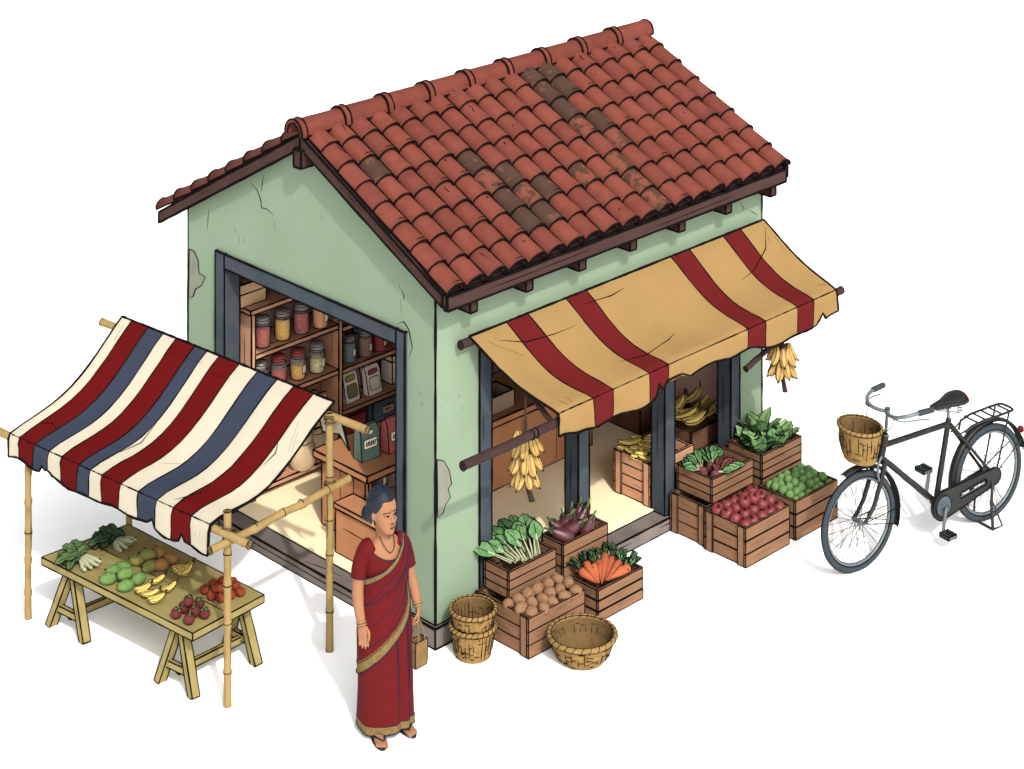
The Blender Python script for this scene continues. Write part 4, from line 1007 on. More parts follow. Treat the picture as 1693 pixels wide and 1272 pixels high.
sb.build('canopy_cloth', stall, True)
m = MB(); m.prism([(-.50, .40, 1.585), (-.52, .62, 1.60), (-.50, .58, 1.42), (-.47, .44, 1.44), (-.455, .36, 1.35)], (.006, 0, 0), 'cloth_cream', .004); m.build('cloth_flap', stall, True)

# ---- trestle table
tb = thing('trestle_table', 'long wooden trestle table under the striped canopy, laid with fruit', 'table', (-1.32, 1.36, 0)); TZ = .455
TA, TB_, TC, TD = [V((a, b, TZ - .05)) for a, b in ((-1.72, 2.11), (-1.03, 2.075), (-.945, .652), (-1.572, .60))]
m = MB(); m.prism([TA, TD, TC, TB_], (0, 0, .05), 'table_wood', .0036)
def tl(a, b, r=.0028): m.line([TA.lerp(TB_, a[0]).lerp(TD.lerp(TC, a[0]), a[1]) + V((0, 0, .0505)), TA.lerp(TB_, b[0]).lerp(TD.lerp(TC, b[0]), b[1]) + V((0, 0, .0505))], r, taper=True)
tl((.5, .02), (.5, .30)); tl((.5, .42), (.5, .70), .002); tl((.5, .78), (.5, .995)); tl((.2, .12), (.22, .2), .002); tl((.8, .5), (.8, .62), .002); tl((.3, .85), (.3, .96), .002)
m.line([TD.lerp(TC, .5) + V((0, -.001, .05)), TD.lerp(TC, .5) + V((0, -.001, .01))], .003); m.build('tabletop', tb, True)
def tre(feet, top, rail_z=.13):
    for f in feet:
        m = MB(); m.beam((f[0], f[1], .0), (top[0] + (f[0] - top[0]) * .1, top[1] + (f[1] - top[1]) * .12, TZ - .052), .05, .06, 'table_wood', .0038, up=(1, 0, 0)); m.line([V((f[0] - .032, f[1], .08)), V((f[0] - .034 + (top[0] - f[0]) * .4, f[1] + (top[1] - f[1]) * .4, .2))], .002, taper=True); m.build('leg', tb, True)
    a, b = [V((f[0], f[1], 0)).lerp(V((top[0], top[1], TZ)), .30) for f in feet]; m = MB(); m.beam(a, b, .03, .045, 'table_wood', .0036); m.build('crossbar', tb, True)
    return a.lerp(b, .5)
ends = []
for feet, top in ((((-1.685, 2.05), (-1.645, 1.70)), (-1.62, 1.88)), (((-1.13, 2.04), (-1.09, 1.69)), (-1.13, 1.87)), (((-1.565, .965), (-1.52, .655)), (-1.50, .82)), (((-1.0, .975), (-.99, .675)), (-1.02, .83))):
    ends.append(tre(feet, top))
for a, b in ((ends[0], ends[1]), (ends[2], ends[3])):
    m = MB(); m.beam(a - V((0, 0, .02)), b - V((0, 0, .02)), .03, .045, 'table_wood', .0036); m.build('stretcher', tb, True)

def c2(x, y, z): return spot(x / 2.8217, 820 + y / 2.8217, z)
# bundles of greens
for lab, ends_, tips, lm, zz in (('tied bundle of light green leafy vegetables at the table corner', [(395, 345), (425, 335), (455, 320), (475, 305)], [(265, 285), (275, 250), (300, 225), (340, 195), (380, 205), (405, 230), (290, 300), (320, 310)], 'leaf_olive', .49),
        ('tied bundle of dark leafy vegetables with pale roots at the back of the table', [(560, 260), (590, 240), (620, 220), (632, 205)], [(420, 200), (435, 170), (470, 140), (515, 125), (555, 135), (570, 165), (430, 225), (480, 215)], 'leaf_dark', .49)):
    e0 = c2(*[sum(q) / len(q) for q in zip(*ends_)], TZ); t = thing('greens_bundle', lab, 'greens', (e0.x, e0.y, TZ), 0, 'tied greens on the table')
    cen = c2(*[sum(q) / len(q) for q in zip(*(ends_ + tips))], TZ + .04); m = MB()
    for k, e in enumerate(ends_ * 2):
        a = c2(*e, TZ + .018 + .02 * (k // 4)) + V((R.uniform(-.012, .012), R.uniform(-.012, .012), 0)); b = cen + V((R.uniform(-.025, .025), R.uniform(-.025, .025), -.01 + .012 * (k // 4)))
        m.tube([a, a.lerp(b, .2), a.lerp(b, .5), b], [.010, .019, .016, .011], 'stalk_white', 8); u, w = frames([a, b])[0]; m.line([a + u * .012 + V((0, 0, .004)), b + u * .009], .002)
    m.build('stalks', t, True); m = MB(); m.ring(cen.lerp(e0, .25) + V((0, 0, .0)), .042, (cen - e0), .006, 'lash_rope', 16); m.build('tie', t, True); m = MB()
    for k, tp in enumerate(tips + tips[:4]):
        b = c2(*tp, TZ + .05 + .03 * (k % 3)); s_ = cen + V((R.uniform(-.03, .03), R.uniform(-.03, .03), 0)); d = b - s_; L_ = d.length * 1.06
        m.leaf(s_ - d * .05, d, V((0, 0, 1)) - FWD * .3, L_, .085, lm, .3, .12, 8, ink=.0022, wave=.12)
    m.build('leaves', t, True)
def lay(protos, pts, z, labs, cat, group, rotf):
    for i, ((x, y, dz), lab) in enumerate(zip(pts, labs)):
        src = protos[i % len(protos)]; loc = c2(x, y, z + dz); loc.z = z + dz
        o = src if i < len(protos) else dup(src); o.location = loc; o.rotation_euler = rotf(i); tag(o, lab, cat, group)
def mango(mm, s):
    m = MB(); m.blob((0, 0, 0), (.057, .043, .038), mm, 16, 10, .045, seed=s); m.line([(-.052, .0, .012), (-.062, .002, .016)], .004)
    for k in range(4): a = k * 1.7 + s; m.line([(.03 * math.cos(a), .025 * math.sin(a), .033), (.03 * math.cos(a) + .005, .025 * math.sin(a), .033)], .0018)
    return m.build('mango')
def rr3(i): return (R.uniform(-.2, .2), R.uniform(-.25, .15), YAWR + R.uniform(-.6, .6))
lay([mango('mango_green', 1), mango('mango_green', 2)], [(505, 388, .036), (530, 352, .036), (575, 335, .036), (645, 388, .036), (588, 420, .036), (585, 365, .075)], TZ,
    ['green mango, the {} one in the front green heap'.format(q) for q in ('leftmost', 'back left', 'back', 'rightmost', 'frontmost', 'topmost')], 'mango', 'green mangoes on the table', rr3)
gro = [mango('mango_olive', 3), mango('mango_olive', 4)]
lay(gro, [(642, 300, .036), (700, 330, .036), (690, 275, .07)], TZ, ['olive green mango at the left of the mixed mango heap', 'olive mango with orange blush at the front of the mixed heap', 'olive green mango on top of the mixed mango heap'], 'mango', 'mixed mangoes on the table', rr3)
lay([mango('mango_ripe', 5), mango('mango_ripe', 6)], [(738, 268, .05), (795, 295, .036), (752, 322, .036), (712, 258, .036)], TZ, ['ripe orange mango at the back right of the mixed heap', 'ripe orange mango at the right end of the mixed heap', 'ripe orange mango at the front right of the mixed heap', 'ripe orange mango half hidden at the back of the mixed heap'], 'mango', 'mixed mangoes on the table', rr3)
for i, (x, y, n, rz, lab) in enumerate([(735, 420, 2, .6, 'back'), (672, 460, 2, .7, 'left'), (705, 482, 3, .3, 'middle'), (792, 455, 2, .8, 'right'), (735, 505, 2, .6, 'front')]):
    p = c2(x, y, TZ); banana_hand((p.x, p.y, TZ + .012), n, YAWR + rz, 'small bright yellow banana hand, the {} one of the front heap'.format(lab), 'yellow banana hands on the table', .80, -.12, .24)
p = c2(862, 375, TZ); banana_hand((p.x, p.y, TZ + .014), 5, YAWR + .75, 'larger yellow hand of five bananas behind the small banana hands', 'large banana hands on the table', 1.0, -.12, .21)
pr = []
for s in range(2):
    m = MB(); m.lathe([(.004, -.034), (.022, -.030), (.037, -.008), (.036, .010), (.022, .030), (.006, .034)], 'mangosteen', 16)
    for k in range(4):
        a = PI / 2 * k + s * .4; m.leaf((math.cos(a) * .004, math.sin(a) * .004, .034), (math.cos(a), math.sin(a), .15), (0, 0, 1), .026, .022, 'calyx', .8, .05, 4, ink=.0018, rib=False)
    m.tube([(0, 0, .03), (.002, 0, .05)], .004, 'calyx', 6); pr.append(m.build('mangosteen'))
lay(pr, [(822, 548, .035), (882, 575, .035), (955, 548, .035), (930, 500, .035), (858, 522, .035), (908, 538, .05), (880, 492, .085)], TZ, ['dark red mangosteen, the {} one of its heap'.format(q) for q in ('leftmost', 'frontmost', 'rightmost', 'back right', 'back left', 'middle', 'topmost')], 'mangosteen', 'mangosteens on the table', lambda i: (R.uniform(-.25, .25), R.uniform(-.25, .25), R.uniform(0, 6)))
pr = []
for s in range(2):
    m = MB(); m.lathe([(.004, -.028), (.022, -.026), (.034, -.006), (.033, .008), (.020, .024), (.004, .022)], 'persimmon', 14)
    for k in range(4): a = PI / 2 * k; m.line([(.002 * math.cos(a), .002 * math.sin(a), .024), (.016 * math.cos(a), .016 * math.sin(a), .027)], .0026, taper=True)
    pr.append(m.build('persimmon'))
lay(pr, [(955, 437, .029), (988, 465, .029), (1032, 475, .029), (1075, 462, .029), (1122, 448, .029), (1098, 420, .029), (995, 408, .029), (1040, 395, .029), (1085, 398, .029), (1030, 428, .065), (1062, 418, .065), (1005, 432, .06)], TZ,
    ['orange red persimmon, the {} of the heap behind the bamboo pole'.format(q) for q in ('leftmost', 'front left', 'frontmost', 'front right', 'rightmost', 'right back', 'left back', 'farthest back', 'back right', 'top middle', 'top right', 'top left')], 'persimmon', 'persimmons on the table', lambda i: (R.uniform(-.5, .5), R.uniform(-.5, .5), R.uniform(0, 6)))

# ================================================================== BICYCLE
bike = thing('bicycle', 'black roadster bicycle with wicker front basket and rear rack standing on its stand', 'bicycle', (2.815, -1.377, 0), math.atan2(-.219, 1.319))
FH, RH, BBk = V((.023, 0, .352)), V((1.345, 0, .345)), V((.80, 0, .275))
def wheel(hub, seed):
    m = MB(); m.tube([hub + V((0, -.05, 0)), hub + V((0, -.03, 0)), hub + V((0, .03, 0)), hub + V((0, .05, 0))], [.012, .02, .02, .012], 'steel', 10)
    for k in range(28):
        a = 2 * PI * k / 28 + seed; s_ = .03 if k % 2 else -.03; off = .22 * (1 if (k // 2) % 2 else -1)
        m.tube([hub + V((math.cos(a + off) * .02, s_, math.sin(a + off) * .02)), hub + V((math.cos(a) * .31, 0, math.sin(a) * .31))], .0019, INK, 4, False, False)
    w = m.build('wheel', bike)
    def circ(r, y=0, n=56): return [hub + V((math.cos(2 * PI * k / n) * r, y, math.sin(2 * PI * k / n) * r)) for k in range(n + 1)]
    m = MB(); m.tube(circ(.332), .0225, 'rubber', 10, False); m.line(circ(.332 + .022), .0035, sub=1)
    for y in (-.012, .012): m.line(circ(.311, y), .0028, sub=1)
    m.build('tyre', w); m = MB(); m.tube(circ(.302), .012, 'steel', 8, False); m.line(circ(.290), .002, sub=1); m.build('rim', w)
wheel(FH, .05); wheel(RH, .12)
def bt_(pts, r, m_='black_paint', seg=10): 
    m = MB(); m.tube(pts, r, m_, seg); return m
m = MB(); HT, HB_ = V((.292, 0, .90)), V((.235, 0, .715)); SL = V((.935, 0, .835))
m.tube([HB_, HT], .027, 'black_paint', 12); m.tube([HB_.lerp(HT, .62), SL - V((0, 0, .02))], .021, 'black_paint', 10); m.tube([HB_.lerp(HT, .2), BBk], .021, 'black_paint', 10); m.tube([SL + V((0, 0, .02)), BBk], .021, 'black_paint', 10)
m.tube([BBk + V((0, -.04, 0)), BBk + V((0, .04, 0))], .028, 'black_paint', 12)
for y in (-.055, .055):
    m.tube([BBk + V((0, y * .5, 0)), RH + V((0, y, 0))], .013, 'black_paint', 8); m.tube([SL + V((0, y * .35, -.015)), RH + V((0, y, 0))], .012, 'black_paint', 8)
m.ring(HT, .026, HT - HB_, .004, 'steel', 14); m.ring(HB_, .026, HT - HB_, .004, 'steel', 14)
for a, b in ((.2, .35), (.6, .7)): m.line([HB_.lerp(HT, .62).lerp(SL, a) + V((0, -.0186, .004)), HB_.lerp(HT, .62).lerp(SL, b) + V((0, -.0186, .004))], .0018, 'steel', taper=True)
m.tube([HB_.lerp(HT, .1) + V((.02, -.02, -.02)), BBk + V((-.1, -.02, .05))], .003, INK, 5); m.build('frame', bike)
m = MB(); m.tube([HB_ + V((-.0, -.055, .015)), HB_ + V((0, .055, .015))], .018, 'black_paint', 8)
for y in (-.055, .055): m.tube([HB_ + V((-.0, y, .02)), V((.19, y, .60)), V((.13, y, .46)), V((.07, y, .385)), FH + V((0, y, 0))], [.018, .0175, .016, .0135, .010], 'black_paint', 10)
m.tube([FH + V((0, -.065, 0)), FH + V((0, .065, 0))], .008, 'steel', 8); m.build('fork', bike)
def guard(hub, rad, a0, a1, name, w=.062):
    m = MB(); n = 28; rings = []; e = [[], []]
    for i in range(n + 1):
        a = a0 + (a1 - a0) * i / n; d = V((math.cos(a), 0, math.sin(a))); prof = []
        for k in range(7):
            q = PI * k / 6; prof.append(hub + d * (rad - .018 + math.sin(q) * .02) + V((0, -math.cos(q) * w / 2, 0)))
        for k in range(6, -1, -1):
            q = PI * k / 6; prof.append(hub + d * (rad - .022 + math.sin(q) * .02) + V((0, -math.cos(q) * (w / 2 - .003), 0)))
        rings.append(prof); e[0].append(prof[0]); e[1].append(prof[6])
    m.loft(rings, 'black_paint', True, True); m.line(e[0], .003, sub=1); m.line(e[1], .003, sub=1)
    return m
def ang(d): return math.radians(d)
m = guard(FH, .40, ang(112), ang(-20), 'front'); 
for y in (-.034, .034):
    for z_ in (-16, 2): m.tube([FH + V((0, y * 1.6, 0)), FH + V((math.cos(ang(z_)) * .39, y, math.sin(ang(z_)) * .39))], .0035, INK, 5)
m.build('front_mudguard', bike)
m = guard(RH, .40, ang(198), ang(12), 'rear')
for y in (-.034, .034): m.tube([RH + V((0, y * 1.8, 0)), RH + V((math.cos(ang(28)) * .39, y, math.sin(ang(28)) * .39))], .005, 'black_paint', 6)
rm = m.build('rear_mudguard', bike); m = MB(); m.loft([[RH + V((math.cos(ang(a)) * (.405), y, math.sin(ang(a)) * .405)) for y in (-.03, 0, .03)] + [RH + V((math.cos(ang(a)) * (.402), y, math.sin(ang(a)) * .402)) for y in (.03, 0, -.03)] for a in (26, 20, 14, 8)], 'paper_white'); m.build('white_patch', rm)
m = MB(); c = RH + V((math.cos(ang(33)) * .42, 0, math.sin(ang(33)) * .42)); m.lathe([(.018, -.01), (.024, .0), (.022, .015), (.012, .026), (.002, .028)], 'red_trim', 12, c, M=V((.8, 0, .5)).to_track_quat('Z', 'Y').to_matrix(), sy=1.3); m.build('tail_light', bike)
# chain case with its long slot
m = MB(); N_ = 40; O_, I_ = [], []
for k in range(N_):
    a = 2 * PI * k / N_
    ca, sa = math.cos(a), math.sin(a); c = RH if ca > 0 else BBk; r_ = .062 if ca > 0 else .105
    O_.append(V((c.x + ca * r_, 0, c.z + sa * r_))); ci = BBk.lerp(RH, .80) if ca > 0 else BBk.lerp(RH, .36); I_.append(V((ci.x + ca * .022, 0, ci.z + sa * .024)))
y0, y1 = V((0, -.075, 0)), V((0, -.052, 0))
m.loft([[p + y0 for p in O_], [p + y0 for p in I_], [p + y1 for p in I_], [p + y1 for p in O_], [p + y0 for p in O_]], 'black_paint', False, False)
m.line([p + y0 for p in O_ + O_[:1]], .0032, sub=1); m.line([p + y0 for p in I_ + I_[:1]], .003, sub=1); m.build('chain_case', bike)
m = MB(); m.tube([BBk.lerp(RH, .3) + V((0, -.062, .018)), RH + V((0, -.062, .02))], .004, 'steel', 6); m.tube([BBk.lerp(RH, .3) + V((0, -.062, -.018)), RH + V((0, -.062, -.02))], .004, 'steel', 6); m.build('chain', bike)
m = MB(); m.tube([BBk + V((0, -.076, 0)), BBk + V((0, -.084, 0))], [.074, .072], 'chain_plate', 28); m.ring(BBk + V((0, -.084, 0)), .074, (0, 1, 0), .003, seg=28)
m.tube([BBk + V((0, -.084, 0)), BBk + V((0, -.11, 0))], [.02, .017], 'steel', 12); m.ring(BBk + V((0, -.11, 0)), .017, (0, 1, 0), .0028, seg=14); m.build('crank_disc', bike)
pdl = ((-1, V((.765, 0, .105))), (1, V((.835, 0, .445))))
for sg, pe in pdl:
    y = .105 * sg; m = MB(); m.tube([BBk + V((0, y, 0)), pe + V((0, y, 0))], [.014, .010], 'steel', 8); m.line([BBk + V((.014, y - .004, 0)), pe + V((.010, y - .004, 0))], .0025); m.build('crank', bike)
    m = MB(); c = pe + V((0, y + .055 * sg, 0)); m.tube([pe + V((0, y, 0)), pe + V((0, y + .1 * sg, 0))], .006, 'steel', 6)
    for dx in (-.03, .03): m.box((c.x + dx - .012, c.y - .045, c.z - .014), (c.x + dx + .012, c.y + .045, c.z + .014), 'rubber', .003)
    for dy in (-.045, .045): m.box((c.x - .04, c.y + dy - .004, c.z - .010), (c.x + .04, c.y + dy + .004, c.z + .010), 'steel', .002)
    m.build('pedal', bike)
# handlebar, stem, brakes
m = MB(); st = HT + V((.02, 0, .165)); m.tube([HT, st], .0125, 'steel', 10); m.tube([st + V((0, 0, -.02)), st + V((0, 0, .022))], .019, 'steel', 10); m.ring(st + V((0, 0, .022)), .019, (0, 0, 1), .003)
hb = []
for sg in (-1, 1): hb.append([st, st + V((-.045, sg * .05, .005)), st + V((-.06, sg * .13, .015)), st + V((-.02, sg * .20, .035)), st + V((.07, sg * .235, .05)), st + V((.19, sg * .25, .05))])
full = hb[0][::-1] + hb[1][1:]
def smooth(P, it=2):
    P = [V(p) for p in P]
    for _ in range(it):
        Q = [P[0]]
        for a, b in zip(P, P[1:]): Q += [a.lerp(b, .25), a.lerp(b, .75)]
        P = Q + [P[-1]]
    return P
m.tube(smooth(full), .014, 'steel', 10); hbo = m.build('handlebar', bike)
for q in hb:
    m = MB(); a, b = q[-2].lerp(q[-1], .05), q[-1] + (q[-1] - q[-2]).normalized() * .02; m.tube([a, a.lerp(b, .1), b.lerp(a, .1), b], [.018, .0215, .0215, .017], 'grip_grey', 10)
    for f in (.15, .9): m.ring(a.lerp(b, f), .0185, b - a, .0025, seg=12)
    m.build('grip', hbo)
for q in hb:
    m = MB(); m.tube(smooth([q[2] + V((0, 0, -.012)), q[3] + V((-.02, 0, -.035)), q[4] + V((0, 0, -.045)), q[5] + V((-.02, 0, -.06))]), .0055, 'steel', 6); m.build('brake_lever', hbo)
m = MB()
for q, e in ((hb[0], V((.235, -.03, .70))), (hb[1], V((.20, .03, .68)))): m.tube(smooth([q[2], q[2] + V((-.035, 0, -.08)), V((.18, 0, .92)), e]), .0032, INK, 5)
m.tube(smooth([HB_ + V((-.03, -.05, .07)), HB_ + V((-.075, -.055, .02)), HB_ + V((-.07, -.055, -.06)), HB_ + V((-.045, -.05, -.11))]), .009, 'steel', 6); m.tube(smooth([HB_ + V((-.03, .05, .07)), HB_ + V((-.075, .055, .02)), HB_ + V((-.07, .055, -.06))]), .009, 'steel', 6); m.build('brake', bike)
# saddle
m = MB(); m.tube([SL, SL + V((-.012, 0, .11))], .0125, 'steel', 8); m.build('seat_post', bike)
m = MB(); rings = []; c0 = SL + V((-.02, 0, .145))
for x, hw, zt, zb in ((-.165, .004, .0, -.012), (-.155, .022, .012, -.026), (-.10, .032, .022, -.030), (-.03, .048, .026, -.034), (.05, .085, .036, -.038), (.10, .097, .046, -.036), (.145, .085, .046, -.030), (.165, .05, .034, -.022), (.17, .01, .02, -.01)):
    rings.append([c0 + V((x, math.cos(2 * PI * k / 16) * hw, (zt if math.sin(2 * PI * k / 16) > 0 else -zb) * math.sin(2 * PI * k / 16))) for k in range(16)])
m.loft(rings, 'saddle_black'); m.line([r[1] for r in rings[1:-1]], .0022, 'steel', sub=1); m.line([r[7] for r in rings[1:-1]], .0022, sub=1); sa = m.build('saddle', bike)
m = MB(); rr_ = []
for x, hw, zt, zb in ((.135, .0905, .047, -.034), (.150, .083, .046, -.031), (.167, .054, .036, -.024), (.173, .014, .022, -.012)):
    rr_.append([c0 + V((x, math.cos(2 * PI * k / 16) * hw, (zt if math.sin(2 * PI * k / 16) > 0 else -zb) * math.sin(2 * PI * k / 16))) for k in range(16)])
m.loft(rr_, 'red_trim'); m.build('saddle_back', sa)
m = MB()
for y in (-.045, .045):
    m.tube([c0 + V((.09 + .018 * math.cos(k * 1.05), y + .018 * math.sin(k * 1.05), -.032 - .0032 * k)) for k in range(16)], .0045, 'steel', 6, False)
    m.tube([c0 + V((-.12, y * .3, -.028)), c0 + V((0, y * .5, -.062)), c0 + V((.09, y, -.085))], .005, 'steel', 6)
m.build('saddle_spring', sa)
# rack
m = MB(); rz_ = .785; x0, x1 = 1.07, 1.56
m.tube(smooth([(x0, -.03, rz_ - .06), (x0 + .06, -.065, rz_), (x1 - .03, -.075, rz_ + .0), (x1, -.05, rz_), (x1, .05, rz_), (x1 - .03, .075, rz_), (x0 + .06, .065, rz_), (x0, .03, rz_ - .06)], 1), .009, 'black_paint', 8)
for k in range(5): xx = x0 + .10 + k * .085; m.tube([(xx, -.07, rz_), (xx, .07, rz_)], .007, 'black_paint', 6)
for y in (-.07, .07): m.tube([(x1 - .06, y, rz_), RH + V((.02, y * .85, 0))], .0075, 'black_paint', 8); m.tube([(x0 + .12, y, rz_), (x0 - .08, y * .5, rz_ - .06)], .006, 'black_paint', 6)
m.build('rear_rack', bike)
m = MB(); fz = .012
for y in (-.155, .13): m.tube([RH + V((-.01, -.06 if y < 0 else .06, 0)), V((1.26, y * .75, .18)), V((1.235, y, fz))], .0125, 'black_paint', 8); m.tube([V((1.29, y * .55, .20)), V((1.335, y * 1.0, fz)), V((1.235, y, fz))], .008, 'black_paint', 8)
m.tube([V((1.235, -.155, fz)), V((1.235, .13, fz))], .009, 'black_paint', 8); m.build('kickstand', bike)
# wicker basket on the handlebar: body is the part, its rim a sub-part
_before = set(bpy.data.objects)
bt = basket((0, 0, 0), [(.118, 0), (.147, .11), (.158, .235)], 'x y z w', sx=.86, sy=1.1, rim=.013, name='front_basket_tmp')
ch = {c.name.split('.')[0]: c for c in bt.children}
body_, rim_ = ch['woven_body'], ch['braided_rim']
body_.name = 'front_basket'; body_.parent = bike; body_.location = (.04, 0, .795); rim_.parent = body_
bpy.data.objects.remove(bt)
m = MB(); m.tube([(.03 + .125, -.05, .16), (HT.x - .04 , -.02, .12)], .006, INK, 6); m.tube([(.155, .05, .16), (HT.x - .04, .02, .12)], .006, INK, 6); m.build('basket_bracket', body_)
# ================================================================== WOMAN IN A RED SARI
WB = spot(638, 1203); YW = math.radians(-19.6)
wo = thing('person', 'woman in a red and gold sari, dark hair in a bun, standing before the shop', 'person', (WB.x, WB.y, 0), YW)
wo.scale = (.957,) * 3
def smooth_path(P, it=2):
    P = [V(p) for p in P]
    for _ in range(it):
        Q = [P[0]]
        for a, b in zip(P, P[1:]): Q += [a.lerp(b, .25), a.lerp(b, .75)]
        P = Q + [P[-1]]
    return P
# garment / torso profile: z, half width, half depth, centre x, centre y
PROF = [(.05, .190, .165, .0, .0), (.12, .186, .160, .0, .0), (.30, .180, .150, .0, .0), (.55, .178, .142, -.002, .0), (.72, .178, .138, -.004, .004), (.84, .166, .128, -.005, .006), (.95, .140, .108, -.005, .005),
        (1.02, .136, .106, -.004, .0), (1.10, .145, .112, -.003, -.006), (1.16, .148, .100, -.002, .0), (1.20, .150, .080, -.001, .008), (1.235, .120, .062, 0, .014), (1.26, .075, .05, 0, .018), (1.28, .05, .045, 0, .02)]
def prof(z):
    if z <= PROF[0][0]: return PROF[0][1:]
    for a, b in zip(PROF, PROF[1:]):
        if a[0] <= z <= b[0]:
            q = (z - a[0]) / (b[0] - a[0]); q = q * q * (3 - 2 * q) * .5 + q * .5
            return tuple(x + (y - x) * q for x, y in zip(a[1:], b[1:]))
    return PROF[-1][1:]
def surf(th, z, off=0.0):     # th = 0 to her front, positive to her left
    rx, ry, cx, cy = prof(z); return V((cx + (rx + off) * math.sin(th), cy - (ry + off) * math.cos(th), z))
HR = Matrix.Rotation(math.radians(17), 3, 'Z'); HC = V((-.022, -.005, 1.312)); HS = 1.05
def hd(x, y, z): return HC + HR @ (V((x, y, z)) * HS)
b = MB()
# head
hp = [(-.004, -.068, -.035, .012), (.0, -.078, -.022, .026), (.015, -.088, .0, .043), (.035, -.0905, .02, .053), (.06, -.090, .045, .0615), (.085, -.089, .068, .067), (.11, -.086, .085, .0705), (.135, -.087, .094, .073), (.165, -.088, .098, .074), (.20, -.079, .096, .070), (.23, -.056, .08, .056), (.25, -.02, .05, .032), (.256, .0, .03, .01)]
def head_ring(z, f, bk, hw, off=0):
    out = []
    for k in range(28):
        a = 2 * PI * k / 28; c, s_ = math.sin(a), -math.cos(a); e = .88
        x = math.copysign(abs(c) ** e, c) * (hw + off); y = (f + bk) / 2 + math.copysign(abs(s_) ** e, s_) * ((bk - f) / 2 + off); out.append(hd(x, y, z))
    return out
b.loft([head_ring(*q) for q in hp], 'skin')
b.tube([hd(0, -.083, .132), hd(0, -.093, .108), hd(0, -.104, .088), hd(0, -.099, .080)], [.006, .0085, .0105, .008], 'skin', 10)
for sx in (-1, 1): b.blob(hd(sx * .011, -.093, .083), (.008, .009, .007), 'skin', 8, 6)
b.blob(hd(0, -.086, .057), (.022, .012, .008), 'skin', 10, 6); b.blob(hd(0, -.085, .047), (.020, .012, .008), 'skin', 10, 6); b.blob(hd(0, -.080, .014), (.020, .014, .014), 'skin', 10, 6)
for sx in (-1, 1):
    b.blob(hd(sx * .074, .006, .105), (.007, .016, .028), 'skin', 10, 8, M=HR @ Matrix.Rotation(sx * -.35, 3, 'Z')); b.blob(hd(sx * .034, -.066, .083), (.022, .014, .022), 'skin', 10, 7)
b.tube([(-.006, .022, 1.20), (-.014, .016, 1.28), HC + HR @ V((0, .012, .05))], [.052, .044, .046], 'skin', 16)
# torso and legs inside the clothes
b.loft([[surf(2 * PI * k / 28, z, -.014) for k in range(28)] for z in (.80, .95, 1.02, 1.10, 1.16, 1.20, 1.235, 1.262)], 'skin')
for sx, fx, fy in ((-1, -.085, -.03), (1, .095, .015)): b.tube([(sx * .075, .0, .84), (sx * .08, .0, .45), (fx, fy + .03, .09), (fx, fy + .03, .045)], [.075, .055, .036, .034], 'skin', 14)
def limb(P, r): Q = smooth_path(P, 1); b.tube(Q, interp(r, len(Q)), 'skin', 14)
def interp(r, n):
    out = []
    for i in range(n):
        q = i / (n - 1) * (len(r) - 1); k = min(int(q), len(r) - 2); out.append(r[k] + (r[k + 1] - r[k]) * (q - k))
    return out
RA = [V((-.150, .012, 1.195)), V((-.178, .018, 1.09)), V((-.196, .012, .955)), V((-.200, -.018, .86)), V((-.192, -.052, .755))]
LA = [V((.128, .012, 1.195)), V((.152, .02, 1.09)), V((.178, .012, .965)), V((.192, -.025, .88)), V((.202, -.062, .80))]
limb(RA, [.042, .042, .040, .038, .026]); limb(LA, [.040, .041, .038, .036, .026])
def hand(wr, dn, palmx, curl, s=1.0, thumb=1):
    """wr wrist, dn direction of the hand, palmx direction across the palm towards the index finger side"""
    dn = V(dn).normalized(); px_ = V(palmx); px_ = (px_ - dn * px_.dot(dn)).normalized(); nrm = dn.cross(px_)      # fingers curl towards nrm
    rings = []
    for t_, hw, th in ((-.01, .024, .022), (.02, .030, .019), (.05, .036, .017), (.078, .037, .014), (.088, .034, .011)):
        rings.append([wr + dn * t_ * s + px_ * math.cos(2 * PI * k / 14) * hw * s + nrm * math.sin(2 * PI * k / 14) * th * s for k in range(14)])
    b.loft(rings, 'skin')
    for j, (o, L_) in enumerate(((.027, .066), (.009, .076), (-.009, .071), (-.026, .056))):
        a = wr + dn * .078 * s + px_ * o * s; d = (dn + px_ * o * 1.6).normalized(); P = [a]; c_ = curl * (.8 + .12 * j)
        for f, seg_ in enumerate((.44, .32, .24)):
            ang_ = c_ * (f + .6); P.append(P[-1] + (d * math.cos(ang_) + nrm * math.sin(ang_)) * L_ * seg_ * s)
        b.tube(P, [.0088 * s, .0082 * s, .0076 * s, .0060 * s], 'skin', 10); b.blob(P[-1], (.006 * s,) * 3, 'skin', 8, 6)
    a = wr + dn * .022 * s + px_ * .026 * s; P = [a, a + (px_ * .6 + dn * .8 + nrm * .25) * .032 * s, a + (px_ * .62 + dn * 1.65 + nrm * .5 * (1 + curl)) * .034 * s, a + (px_ * .5 + dn * 2.4 + nrm * .7 * (1 + curl)) * .034 * s]
    b.tube(P, [.012 * s, .0105 * s, .009 * s, .0065 * s], 'skin', 10)
hand(RA[-1], (.10, -.13, -1), (.75, -.6, 0), .22, 1.0)
hand(LA[-1], (-.02, -.10, -1), (-.25, -1, 0), .75, .95)
